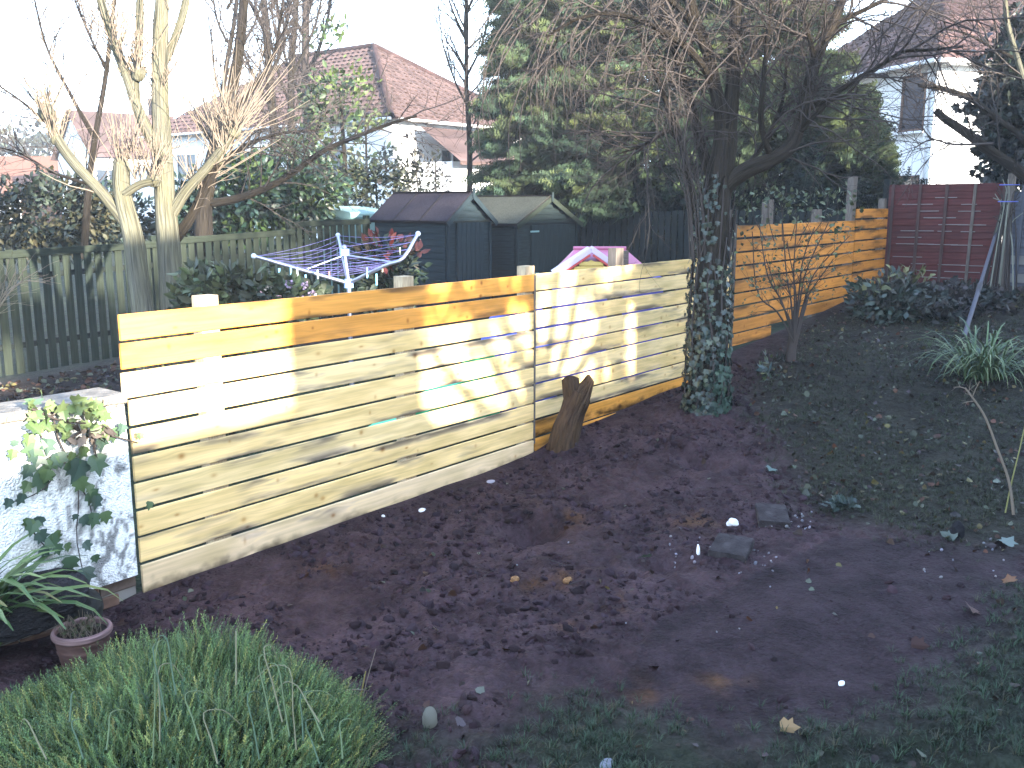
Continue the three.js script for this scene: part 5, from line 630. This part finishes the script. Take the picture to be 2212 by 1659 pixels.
// ---------------------------------------------------------------- foreground bush
{
  const r = rng(65), c = gp(355, 1665), t = thing('heath_bush', 'low feathery green bush with long grass stems filling the near corner', 'bush'), list = [], n2 = V(FW.x, 0, FW.z).normalize();
  const hgt = (u, w) => { const q = 1 - u * u - w * w; return q <= 0 ? -1 : Math.sqrt(q) * (0.55 + 0.75 * fbm(u * 2.6 + 4, w * 2.6 + 7, 3, 5)) * (0.62 + 0.45 * sstep(-0.7, 0.35, u)); };
  for (let k = 0; k < 15000; k++) {
    const u = r() * 2 - 1, w = r() * 2 - 1, h = hgt(u, w); if (h < 0) continue; const lay = r(), p = c.clone().addScaledVector(RT, u * 0.9 - 0.06).addScaledVector(n2, w * 0.62 + 0.05); p.y += h * 0.47 * (0.45 + 0.5 * lay) - 0.03;
    const dir = V(0, 1, 0).addScaledVector(RT, u * 0.55).addScaledVector(n2, w * 0.45).addScaledVector(rnd3(r), 0.42), q = r(), cl = q > 0.88 ? [0.3, 0.32, 0.1] : q > 0.5 ? [0.175, 0.265, 0.09] : q > 0.2 ? [0.12, 0.2, 0.08] : [0.055, 0.11, 0.055];
    list.push([MX(p, quatY(dir, r() * 6.28), V(0.1 + 0.07 * r(), 0.085 + 0.065 * r(), 0.1 + 0.07 * r())), jit(cl, r, 0.35)]);
  }
  for (let k = 0; k < 1500; k++) { const a = r() * 6.283, q = 0.86 + 0.2 * r(), u = Math.cos(a) * q, w = Math.sin(a) * q, p = c.clone().addScaledVector(RT, u * 0.9 - 0.06).addScaledVector(n2, w * 0.62 + 0.05); p.y = groundH(p.x, p.z) - 0.01; const dir = V(0, 0.8, 0).addScaledVector(RT, u * 0.7).addScaledVector(n2, w * 0.6).addScaledVector(rnd3(r), 0.5), h = 0.06 + 0.1 * r(); list.push([MX(p, quatY(dir, r() * 6.28), V(0.13, h, 0.13)), jit(r() > 0.6 ? [0.2, 0.18, 0.09] : [0.1, 0.16, 0.07], r, 0.35)]); }
  inst('feathery_shoots', G.sprig, M.leaf, list, t);
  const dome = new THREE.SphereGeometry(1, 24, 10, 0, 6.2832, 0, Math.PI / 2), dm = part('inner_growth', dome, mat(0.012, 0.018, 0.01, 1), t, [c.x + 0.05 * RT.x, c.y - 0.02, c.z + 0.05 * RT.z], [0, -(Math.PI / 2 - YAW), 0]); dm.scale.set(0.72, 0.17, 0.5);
  const gm = [mat(0.10, 0.14, 0.07, 0.6), mat(0.15, 0.15, 0.09, 0.7), mat(0.06, 0.10, 0.06, 0.6)];
  const S = [[330, 1640, 340, 1390, 370], [345, 1600, 345, 1440, 395], [360, 1560, 330, 1400, 345], [625, 1590, 600, 1440, 560], [640, 1620, 625, 1445, 548], [655, 1600, 650, 1500, 700], [590, 1600, 560, 1420, 610], [690, 1560, 640, 1480, 590], [560, 1640, 535, 1500, 580], [430, 1600, 400, 1500, 470], [510, 1480, 510, 1370, 508], [180, 1640, 155, 1560, 200], [230, 1620, 240, 1540, 300], [470, 1650, 440, 1540, 520], [150, 1560, 155, 1500, 170], [740, 1640, 735, 1560, 790], [610, 1560, 570, 1400, 600], [380, 1500, 360, 1380, 330], [700, 1600, 660, 1500, 740], [100, 1640, 60, 1560, 40], [690, 1650, 660, 1560, 700]];
  S.forEach(([x0, y0, x1, y1, x2], i) => { const dd = (y) => 3.75 - (y - 1400) * 0.0029, m = new MB(), q = curve([at(x0, y0, dd(1600)), at((x0 + x1) / 2, (y0 + y1) / 2, dd(1590)), at(x1, y1, dd(1580)), at((x1 + x2) / 2, y1 - 6, dd(1570)), at(x2, y1 + 26, dd(1560))], 12); m.tube(q, (k) => 0.0028 * (1 - 0.7 * k / 12) + 0.0005, 4); m.build('grass_stem', gm[i % 3], t); });
}
// ---------------------------------------------------------------- shrubs and clumps on our side
{
  const r = rng(66), b = gp(1706, 808), t = thing('many_stemmed_shrub', 'fan of thin stems with sparse pale yellow-green leaves before the orange fence', 'shrub'), ll = [], dd = b.clone().sub(camera.position).dot(FW), E = [[1640, 640, 1625, 500], [1660, 600, 1640, 480], [1700, 600, 1688, 440], [1715, 580, 1722, 470], [1735, 560, 1760, 490], [1740, 590, 1790, 480], [1760, 590, 1835, 510], [1720, 640, 1700, 520], [1745, 640, 1800, 560], [1690, 660, 1655, 560]];
  const lower = limb(t, 'stem_base', [[1702, 815], [1706, 770], [1712, 720], [1722, 660]], dd, 0.05, 0.035, M.twigDark, 9, 10, 3); limb(t, 'stem_base', [[1716, 812], [1715, 760], [1728, 700], [1745, 640]], dd, 0.03, 0.02, M.twigDark, 8, 10, 4);
  for (const [x1, y1, x2, y2] of E) { const l = limb(t, 'stem', [[1715, 740], [lerp(1718, x1, 0.5), lerp(715, y1, 0.55)], [x1, y1], [x2, y2]], dd + (r() - 0.5) * 0.3, 0.013, 0.005, M.twig, 6, 12, 5, 0.05), tips = [], tw = new MB(); sprout(tw, r, l.pts, 0.01, 0.004, { n: 9, len: 0.42, r: 0.0045, t0: 0.35, ang: 0.8, up: 0.1, wander: 0.3, sides: 3, tips, next: { n: 2, len: 0.2, r: 0.003, ang: 0.7, sides: 3, tips } }); stuff(tw.build('twigs', M.twig, t)); for (const p of tips) if (r() > 0.25) for (let k = 0; k < 2; k++) ll.push([MX(p.clone().addScaledVector(rnd3(r), 0.03), quatY(rnd3(r), 0), 0.035 + 0.02 * r()), jit(r() > 0.4 ? [0.13, 0.15, 0.07] : [0.07, 0.1, 0.06], r)]); }
  for (let k = 0; k < 240; k++) ll.push([MX(at(1600 + 260 * r(), 400 + 130 * r() * r() + 20 * r(), dd + 0.2 + (r() - 0.5) * 0.5), quatY(rnd3(r), 0), 0.045 + 0.035 * r()), jit(r() > 0.45 ? [0.11, 0.14, 0.07] : [0.06, 0.09, 0.055], r)]);
  for (let k = 0; k < 7; k++) { const x = 1630 + k * 30; new MB().tube(curve(px3([[lerp(1690, x, 0.6), 520], [x, 470], [x + 10 * (k % 3 - 1), 405 + 10 * (k % 2)]], dd + 0.2), 8), taper(9, 0.006, 0.003), 5).build('stem', M.twig, t); }
  inst('sparse_leaves', G.oval, M.leaf, ll, t);
  const u = thing('ground_ivy', 'low leafy tuft with a pale star-shaped leaf cluster at the base of the many-stemmed shrub', 'plant'), gl = []; for (let k = 0; k < 150; k++) { const p = gp(1640 + 120 * r(), 800 + 55 * r() - 20); p.y += 0.1 * r(); gl.push([MX(p, quatY(rnd3(r).add(V(0, 0.5, 0)), 0), 0.05 + 0.05 * r()), jit(r() > 0.75 ? [0.09, 0.12, 0.04] : [0.035, 0.055, 0.04], r)]); } for (let k = 0; k < 16; k++) { const p = gp(1655 + 20 * (r() - 0.5), 818 + 14 * (r() - 0.5)); p.y += 0.05 + 0.04 * r(); gl.push([MX(p, quatY(rnd3(r).add(V(0, 0.3, 0)), 0), 0.11), jit([0.05, 0.085, 0.085], r)]); } inst('foliage', G.leaf, M.leafGloss, gl, u);
  const L3 = (px, py, d) => at(px, py, d);
  const sh = treeMass('dark_shrub', 'low dark broad-leaved shrub with two yellow-green shoots at the foot of the brown fence', 'shrub', L3(1930, 665, 13.2), { rx: 0.62, ry: 0.44, rz: 0.5, clumps: 110, per: 20, size: 0.11, lump: 0.17, seed: 94, cols: [[0.03, 0.052, 0.042], [0.042, 0.068, 0.05], [0.05, 0.056, 0.05]] }, G.leaf, M.leafGloss, [[up3(L3(1930, 690, 13.2), 0.5), L3(1930, 650, 13.2), 0.02]]);
  for (const [x, y] of [[1945, 588], [1895, 622], [1985, 590]]) { const l = []; for (let k = 0; k < 14; k++) l.push([MX(L3(x + 26 * (r() - 0.5) * 2, y + 12 * (r() - 0.5) * 2, 12.9), quatY(rnd3(r), 0), 0.09 + 0.04 * r()), jit([0.16, 0.17, 0.075], r, 0.2)]); inst('yellow_shoot', G.oval, M.leaf, l, sh); }
  treeMass('ground_cover', 'dark ivy-like ground cover along the foot of the end fences', 'plant', L3(2080, 650, 13.6), { rx: 1.3, ry: 0.16, rz: 0.6, clumps: 110, per: 16, size: 0.09, lump: 0.16, seed: 95, cols: [[0.02, 0.028, 0.026], [0.03, 0.038, 0.033], [0.05, 0.045, 0.045]] }, G.ivy, M.leaf);
  const tu = gp(2118, 852), tt = thing('grass_tussock', 'arching tussock of pale green blades on the leafy lawn', 'grass tussock', tu), bm = [mat(0.075, 0.115, 0.055, 0.6), mat(0.12, 0.15, 0.075, 0.6), mat(0.05, 0.08, 0.05, 0.6), mat(0.05, 0.08, 0.06, 0.6)];
  for (let k = 0; k < 230; k++) { const a = r() * 6.283, dir = V(Math.cos(a), 0, Math.sin(a)), w = r(); strapLeaf(tt, V((r() - 0.5) * 0.34, 0, (r() - 0.5) * 0.34), dir, 0.62 + 0.62 * r(), 0.006 + 0.005 * r(), bm[Math.floor(w * w * 4)], 2.1 + 0.9 * r(), 'blade', 0.45 + 0.5 * r()); }
  const cs = (label, pts, r0, r1, m, extra) => { const c = thing('sapling', label, 'stem'), q = curve(pts, 22); new MB().tube(q, taper(23, r0, r1), 7).build('stem', m, c); const tw = new MB(); sprout(tw, r, q, r0, r1, { n: extra, len: 0.16, r: 0.004, t0: 0.72, ang: 0.9, wander: 0.4, sides: 4, next: { n: 2, len: 0.08, r: 0.0025, ang: 0.8, sides: 3 } }); stuff(tw.build('twigs', M.twigPale, c)); return c; };
  const s0 = gp(2190, 1112), ds = s0.clone().sub(camera.position).dot(FW);
  cs('thin grey-brown bare sapling with dead pinkish tip, in front of the grass tussock', [s0, at(2180, 1040, ds), at(2155, 970, ds), at(2128, 900, ds), at(2102, 860, ds), at(2085, 838, ds)], 0.011, 0.006, M.twigPale, 5);
  const s1 = gp(2172, 1108), d1 = s1.clone().sub(camera.position).dot(FW); cs('straight yellow-green cane slanting outward from the base of the thin sapling', [s1, at(2186, 1040, d1), at(2203, 970, d1), at(2225, 870, d1)], 0.006, 0.004, mat(0.16, 0.16, 0.06, 0.7), 1);
  const s2 = gp(2128, 722), d2 = s2.clone().sub(camera.position).dot(FW); cs('short orange-brown twig standing behind the grass tussock', [s2, at(2126, 690, d2), at(2123, 668, d2)], 0.009, 0.006, mat(0.24, 0.14, 0.08, 0.8), 4);
  const pt = thing('metal_pole', 'slim grey metal pole with black joints leaning toward the brown fence', 'pole'), p0 = onY(2083, 726, 0.66), p1 = at(2157, 487, 14.4), pl = (a, b) => [p0.clone().lerp(p1, a), p0.clone().lerp(p1, b)], pm = mat(0.055, 0.058, 0.075, 0.6), bl = mat(0.02, 0.02, 0.025, 0.5);
  new MB().tube(pl(0, 0.36), [0.028, 0.028], 10).build('tube', pm, pt); new MB().tube(pl(0.4, 0.98), [0.023, 0.023], 10).build('tube', pm, pt); new MB().tube(pl(0.35, 0.41), [0.034, 0.034], 10).build('joint', bl, pt); new MB().tube(pl(0.975, 1), [0.034, 0.034], 10).build('end_cap', bl, pt);
  const cp = thing('stem_bundle', 'bundle of tall dry grey-green stems tied with blue string against the fence post', 'plant'), q0 = at(2158, 610, 14.1);
  for (let k = 0; k < 34; k++) { const a = (r() - 0.5) * 0.42, h = 1.0 + 0.55 * r(), z = (r() - 0.5) * 0.25, pts = curve([q0.clone().add(V(z, -0.1, a * 1.1)), q0.clone().add(V(z * 0.6 + 0.05, h * 0.5, a * 0.7)), q0.clone().add(V(z * 0.4 + 0.1, h * 0.85, a * 0.4)), q0.clone().add(V(z * 0.4 + 0.1, h * (0.9 + 0.1 * r()), a * 0.9 + 0.1 * (r() - 0.5)))], 9); new MB().tube(pts, taper(10, 0.012, 0.006), 5).build('stem', k % 3 ? M.twig : M.stemPale || (M.stemPale = mat(0.17, 0.18, 0.15, 0.9)), cp); }
  for (const h of [1.18, 1.42]) part('string', new THREE.TorusGeometry(0.12, 0.007, 5, 20).rotateX(Math.PI / 2), mat(0.12, 0.16, 0.55, 0.6), cp, [q0.x + 0.1, q0.y + h, q0.z]).scale.set(0.9, 1, 1.1);
}
// ---------------------------------------------------------------- lawn, litter, stones
{
  const r = rng(67), gl = [], lv = [], wh = [];
  for (let k = 0; k < 80000; k++) { const x = 2 + 15 * Math.pow(r(), 1.3), z = FZ + 0.3 + 6.2 * r(), e = r() < softly(inEdge, x, z, 0.3), l = r() < softly(inLawn, x, z, 0.35); if (z > 1.3 || (!e && !(l && r() < (x > 9 ? 0.55 : 0.8)))) continue; const den = fbm(x * 2.5, z * 2.5, 3, 5); if (den + 0.12 * r() < (e ? 0.42 : 0.44)) continue; const s = (e ? 0.036 : 0.034) * (0.6 + 0.8 * r()); gl.push([MX(V(x, groundH(x, z) - 0.004, z), _q.setFromAxisAngle(V(0, 1, 0), r() * 6.28).clone(), V(s * 1.2, s, s * 1.2)), jit(r() > 0.86 ? [0.06, 0.06, 0.035] : e ? [0.034, 0.062, 0.034] : [0.034, 0.045, 0.023], r, 0.35)]); }
  tag(inst('lawn_grass', G.tuft, M.leaf, gl), 'short dark patchy grass of the shaded lawn and around the bare soil', 'grass');
  const bg = []; for (let k = 0; k < 5200; k++) { const x = 3.6 + 5 * r(), z = -11.6 + 6 * r(), dd = -z - 0.55 * (x - 4.2); if (dd > 10.6 || (dd > 9.3 && r() > 0.12)) continue; const s = 0.05 * (0.6 + 0.8 * r()); bg.push([MX(V(x, groundH(x, z), z), _q.setFromAxisAngle(V(0, 1, 0), r() * 6.28).clone(), V(s * 1.2, s, s * 1.2)), jit([0.035, 0.07, 0.03], r, 0.35)]); } tag(inst('border_grass', G.tuft, M.leaf, bg), 'green grass strip glimpsed over the white wall coping before the slatted fence', 'grass');
  const LC = [[0.05, 0.024, 0.016], [0.028, 0.017, 0.013], [0.075, 0.033, 0.02], [0.075, 0.09, 0.065], [0.1, 0.115, 0.085], [0.12, 0.1, 0.04], [0.018, 0.012, 0.012], [0.055, 0.045, 0.055]];
  for (let k = 0; k < 15000; k++) { const x = 2 + 15 * Math.pow(r(), 1.2), z = FZ + 0.12 + 6.2 * r(); if (z > 1.2) continue; const l = inLawn(x, z), e = inEdge(x, z), sm = inside(SMOOTH, x, z), pr = l ? 0.5 : e ? 0.10 : sm ? 0.05 * sstep(4, 6.5, x + z * 0.7 + 2) + 0.012 : 0.05; if (r() > pr) continue; const c = LC[Math.floor(Math.pow(r(), l ? 1 : 1.4) * 8)], s = 0.028 + 0.05 * r() * r(); lv.push([MX(V(x, groundH(x, z) + 0.006 + (l || e ? 0.012 * r() : 0), z), quatY(V(Math.cos(k), (r() - 0.5) * 0.5, Math.sin(k)), r() * 6.28), V(s * (0.8 + 0.9 * r()), s, s)), jit(c, r)]); }
  for (let k = 0; k < 900; k++) { const x = 3.8 + 3.6 * r(), z = -12 + 2.6 * r(), c = LC[Math.floor(r() * 8)], s = 0.05 + 0.05 * r(); lv.push([MX(V(x, groundH(x, z) + 0.02 * r(), z), quatY(V(Math.cos(k), (r() - 0.5) * 0.6, Math.sin(k)), r() * 6.28), V(s, s, s)), jit(c, r)]); }
  tag(inst('leaf_litter', G.oval, M.leaf, lv), 'fallen brown and grey-green leaves scattered over lawn and soil', 'leaves');
  for (let k = 0; k < 90; k++) { const c = [[1700, 1125, 60, 20], [1620, 1215, 60, 25], [1500, 1190, 60, 30], [2080, 1210, 110, 50], [1300, 1300, 300, 150], [900, 1150, 260, 60], [1900, 1300, 250, 150]][Math.floor(r() * r() * 7)], p = gp(c[0] + (r() - 0.5) * 2 * c[2], c[1] + (r() - 0.5) * 2 * c[3]); if (p.z < FZ + 0.04) continue; const s = 0.004 + 0.009 * r() * r(); wh.push([MX(p.add(V(0, s * 0.6, 0)), quatY(rnd3(r), 0), V(s * 1.5, s, s)), jit([0.42, 0.42, 0.46], r, 0.3)]); }
  tag(inst('white_chips', new THREE.IcosahedronGeometry(1, 1), M.whiteStone, wh), 'tiny white chips strewn about the bare soil', 'stone chips');
  const clod = new THREE.IcosahedronGeometry(1, 2), cq = clod.attributes.position, v = V(0, 0, 0), cl = []; for (let i = 0; i < cq.count; i++) { v.fromBufferAttribute(cq, i); v.multiplyScalar(0.7 + 0.6 * fbm(v.x * 1.8 + 4, v.y * 1.8 + v.z * 1.3, 3, 3)); cq.setXYZ(i, v.x, v.y, v.z); } clod.computeVertexNormals();
  for (let k = 0; k < 26000; k++) { const x = 2 + 8.5 * r(), z = FZ + 0.05 + 3.8 * r(); if (inLawn(x, z) || inEdge(x, z) || (inside(SMOOTH, x, z) && r() > 0.06) || fbm(x * 1.8, z * 1.8, 2, 13) < 0.4) continue; const s = 0.003 + 0.019 * Math.pow(r(), 8); cl.push([MX(V(x, groundH(x, z) + s * 0.2, z), quatY(rnd3(r), 0), V(s * (1 + r()), s * 0.8, s * (1 + r()))), jit([0.04, 0.026, 0.032], r, 0.3)]); }
  tag(inst('soil_clods', clod, mat(1, 1, 1, 0.9), cl), 'loose lumps of dark soil dug over below the pale fence', 'soil');
  const st = (px, py, w, h, d, m, seed, label, cat = 'stone', nm = 'stone', turn = 0) => boulder(nm, label, cat, gp(px, py), [w, h, d], m, seed, turn, 0.35);
  st(1583, 1133, 0.062, 0.036, 0.04, M.whiteStone, 11, 'oval whitish stone on the soil beside the upper grey slab'); st(1508, 1196, 0.022, 0.05, 0.012, mat(0.75, 0.77, 0.78, 0.6), 12, 'bright white upright shard on the soil between fence and slabs', 'shard', 'shard', 0.6);
  st(928, 1562, 0.042, 0.062, 0.036, mat(0.3, 0.3, 0.25, 0.9, { bumpMap: rep(T.rough, 2, 2), bumpScale: 0.01 }), 13, 'pale knobbly lump of concrete by the grass edge, near the feathery bush', 'rubble', 'rubble', 0.3);
  const tan = mat(0.34, 0.19, 0.09, 0.9, { map: rep(T.mottle, 2, 2) }); st(1112, 1254, 0.034, 0.022, 0.026, tan, 14, 'small tan stone, the one nearer the timber fence corner'); st(1226, 1256, 0.04, 0.02, 0.024, tan, 15, 'flat tan stone amid sandy soil, farther from the timber fence'); st(1060, 1041, 0.045, 0.012, 0.03, mat(0.26, 0.25, 0.29, 0.9), 16, 'pale lilac flake of stone near the fence foot'); st(912, 1104, 0.034, 0.016, 0.028, M.whiteStone, 17, 'whitish crumbly stone under the lowest pale board'); st(828, 1116, 0.015, 0.012, 0.015, M.whiteStone, 18, 'tiny white pebble touching the lowest pale board');
  st(2065, 1160, 0.05, 0.085, 0.05, mat(0.012, 0.012, 0.014, 0.9), 19, 'black charred stub of wood at the lawn edge below the thin sapling', 'wood stub', 'wood_stub'); st(1818, 1478, 0.028, 0.012, 0.014, mat(0.7, 0.72, 0.74, 0.5), 20, 'single white chip lying in the smooth soil patch'); st(1310, 1650, 0.06, 0.012, 0.03, mat(0.16, 0.17, 0.2, 0.8), 21, 'pale grey flat stone in the grass at the near edge', 'stone', 'stone', 0.5);
  const slabM = mat(0.07, 0.062, 0.066, 0.95, { map: rep(T.mottle, 3, 3), bumpMap: rep(T.soilB, 1, 1), bumpScale: 0.015 });
  for (const [x, y, w, d, tu, label] of [[1668, 1120, 0.34, 0.22, 0.5, 'grey paving slab fragment, upper one beside the whitish stone'], [1580, 1190, 0.3, 0.24, 0.25, 'muddy grey paving slab fragment, lower one near the white shard']]) { const p = gp(x, y); tag(part('paving_slab', bar(w, 0.05, d, 0.008), slabM, null, [p.x, p.y + 0.022, p.z], [0.03, tu, 0.05]), label, 'paving slab'); }
  const ml = thing('moss_leaves', 'pale blue-green rosette of leaves on the lawn above the upper slab', 'plant', gp(1815, 1098)), l = []; for (let k = 0; k < 40; k++) l.push([MX(V((r() - 0.5) * 0.26, 0.02 + 0.03 * r(), (r() - 0.5) * 0.16), quatY(rnd3(r).add(V(0, 0.3, 0)), 0), 0.05 + 0.03 * r()), jit([0.075, 0.11, 0.1], r)]); inst('foliage', G.ivy, M.leaf, l, ml);
  const big = [[1668, 1015, 0.1, [0.07, 0.11, 0.10], 'pale green ivy leaf lying on soil, nearest the ivy-clad trunk'], [2168, 1178, 0.12, [0.1, 0.13, 0.12], 'large pale green-grey fallen leaf beneath the thin sapling'], [2060, 1172, 0.13, [0.07, 0.09, 0.08], 'dull green fallen leaf beside the black charred stub'], [2180, 1262, 0.09, [0.12, 0.06, 0.03], 'orange-brown curled leaf at the soil edge, below the pale fallen leaf'], [2095, 1315, 0.1, [0.05, 0.02, 0.016], 'dark red-brown leaf on the smooth soil near the grass edge'], [1968, 1398, 0.09, [0.03, 0.014, 0.013], 'nearly black leaf alone on the smooth soil'], [1685, 1578, 0.085, [0.18, 0.12, 0.06], 'yellow-edged curled leaf at the foot of the smooth soil'], [1405, 1208, 0.1, [0.09, 0.12, 0.085], 'green-grey leaf cluster beside the white shard']];
  for (const [x, y, s, c, label] of big) { const p = gp(x, y, 0.015), o = part('fallen_leaf', G.ivy, mat(...c, 0.7), null, p); o.quaternion.copy(quatY(V(Math.cos(x), 0.1, Math.sin(x)), 1.4)); o.scale.setScalar(s); tag(o, label, 'leaf'); }
  const gs = thing('grass_stalks', 'two dry grass stalks and a drooping blade on bare soil beside the feathery bush', 'grass'), sx = gp(772, 1562), sd = sx.clone().sub(camera.position).dot(FW);
  for (const [a, b, c, w, m] of [[[772, 1562], [790, 1480], [812, 1402], 0.003, M.twigPale], [[768, 1560], [780, 1500], [790, 1450], 0.005, M.stemYellow || (M.stemYellow = mat(0.2, 0.17, 0.06, 0.8))], [[786, 1490], [740, 1494], [712, 1530], 0.004, M.twigPale]]) new MB().tube(curve(px3([a, b, c], sd), 10), taper(11, w, w * 0.5), 5).build('stalk', m, gs);
  const wt = thing('twig_litter', 'thin broken twigs lying on the dug soil', 'twigs'); for (let k = 0; k < 26; k++) { const p = gp(950 + 850 * r(), 1010 + 260 * r(), 0.01); if (p.z < FZ + 0.1) continue; const d = rnd3(r).setY(0.12 * (r() - 0.2)).normalize(); const L = 0.1 + 0.22 * r(); new MB().tube([p, p.clone().addScaledVector(d, L / 2).add(V(0, 0.012, 0)), p.clone().addScaledVector(d, L)], [0.003, 0.0025, 0.0015], 4).build('twig', M.twig, wt); }
}
// ---------------------------------------------------------------- what stands behind the camera and shades the garden
{
  const t = thing('house', 'rendered house behind the viewpoint whose shadow falls across the garden', 'house'), wm = mat(0.5, 0.45, 0.38, 0.95), Z = 5;
  part('wall', boxG(11.5, 4.9, 8), wm, t, [11.85, 2.45, Z + 4.4]); const m = new MB(), a = V(5.9, 4.8, Z), b = V(17.8, 4.8, Z), c = V(17.8, 6.9, Z + 4.4), d = V(5.9, 6.9, Z + 4.4), e = V(5.9, 4.8, Z + 8.8), f = V(17.8, 4.8, Z + 8.8); m.quad(a, b, c, d); m.quad(d, c, f, e); m.tri(b, f, c); m.tri(a, d, e); m.quad(a, e, f, b); m.build('roof', H.roofB, t);
  part('extension', boxG(9.0, 3.2, 4), wm, t, [-1.6, 1.6, Z + 2.2]); part('extension_roof', boxG(9.1, 0.12, 4.3), H.dark, t, [-1.6, 3.3, Z + 2.15]); part('lean_to', boxG(3.15, 2.9, 4), wm, t, [4.52, 1.45, Z + 2.2]); part('lean_to_roof', boxG(3.2, 0.1, 4.2), H.dark, t, [4.5, 2.97, Z + 2.15]); part('chimney', boxG(1.16, 2.1, 0.6), H.roofB, t, [2.37, 4.3, Z + 0.4]);
  windowIn(t, V(9, 1.6, Z + 0.38), Math.PI, 1.6, 1.3, H.trim); windowIn(t, V(13.5, 1.6, Z + 0.38), Math.PI, 1.6, 1.3, H.trim);
  const r = rng(68), tr = thing('fruit_tree', 'spreading garden tree behind the viewpoint casting branch shadows on the fence', 'tree'), tw = new MB(), T0 = V(4.9, 0, 3.6), P = (x, y, z = 0) => V(T0.x + x, y, T0.z + z);
  const L = [limb(tr, 'trunk', [P(0, 0), P(0.05, 0.9), P(0, 1.8), P(-0.05, 2.5)], 0, 0.16, 0.12, M.bark, 12, 12, 3)]; for (const q of [[[-0.05, 2.4], [-0.3, 3.0], [-0.75, 3.6], [-1.2, 4.3]], [[-0.05, 2.5], [-0.1, 3.2], [-0.25, 4.0], [-0.3, 4.8]], [[0, 2.4], [0.35, 3.0], [0.6, 3.8], [0.75, 4.7]], [[0, 2.3], [0.6, 2.8], [1.2, 3.3], [1.8, 3.9]], [[0, 2.5], [0.2, 3.3], [0.3, 4.2], [0.25, 5]], [[-0.05, 2.3], [-0.42, 2.72], [-0.8, 3.2], [-1.1, 3.8]], [[-0.05, 2.25], [-0.5, 2.5], [-1.05, 2.85], [-1.6, 3.4]], [[0, 2.4], [-0.22, 2.9], [-0.52, 3.4], [-0.7, 4]]]) L.push(limb(tr, 'limb', q.map(([x, y]) => P(x, y, (r() - 0.5) * 0.3)), 0, 0.11, 0.05, M.bark, 9, 14, 4));
  for (const l of L.slice(1)) sprout(tw, r, l.pts, l.r0, l.r1, { n: 8, len: 0.9, r: 0.02, t0: 0.15, ang: 0.7, up: 0.3, wander: 0.25, sides: 5, next: { n: 4, len: 0.5, r: 0.01, ang: 0.7, up: 0.2, wander: 0.3, sides: 3 } }); stuff(tw.build('twigs', M.twig, tr));
  const crown2 = thing('garden_tree', 'tree with a flat leafy crown behind the viewpoint shading the slatted fence', 'tree'); limb(crown2, 'trunk', [V(0.4, 0, 4.4), V(0.5, 2, 4.4), V(0.45, 4.6, 4.4)], 0, 0.1, 0.05, M.bark, 9, 12, 6); inst('foliage', G.oval, M.leaf, leafList(V(0.55, 5.0, 4.3), { rx: 1.35, ry: 0.62, rz: 0.8, clumps: 110, per: 26, size: 0.13, lump: 0.28, seed: 97, cols: [[0.05, 0.06, 0.03]] }), crown2);
  const lf = []; for (const [x, y, s, n] of [[-1.6, 4.4, 0.5, 260], [-0.8, 4.8, 0.55, 300], [0.2, 4.9, 0.6, 380], [1.0, 4.8, 0.6, 380], [1.7, 4.4, 0.55, 300], [0.2, 4.3, 0.35, 110], [1.5, 3.6, 0.3, 90], [0.75, 3.05, 0.2, 40], [-0.9, 3.2, 0.16, 30], [-0.35, 2.95, 0.14, 26], [-0.65, 2.85, 0.12, 16], [-1.0, 2.8, 0.1, 10], [-1.55, 3.62, 0.22, 90], [-1.1, 3.64, 0.2, 80], [-0.7, 3.62, 0.2, 80], [-0.3, 3.66, 0.2, 70], [0.05, 3.62, 0.18, 50], [1.35, 3.4, 0.25, 170], [1.2, 3.0, 0.26, 150], [1.3, 2.75, 0.22, 90], [0.95, 2.85, 0.16, 40], [0.75, 3.65, 0.22, 100], [0.95, 3.3, 0.2, 60], [-1.35, 3.45, 0.16, 26], [-0.75, 3.42, 0.16, 24], [-0.35, 3.7, 0.2, 34], [0.85, 3.6, 0.3, 70], [1.15, 3.2, 0.28, 60], [1.3, 2.9, 0.25, 40], [1.0, 2.75, 0.2, 24]]) for (let k = 0; k < n; k++) lf.push([MX(P(x, y).addScaledVector(rnd3(r), s * Math.cbrt(r())), quatY(rnd3(r), 0), 0.1), jit([0.05, 0.06, 0.03], r)]); inst('last_leaves', G.oval, M.leaf, lf, tr);
}
renderer.render(scene, camera);
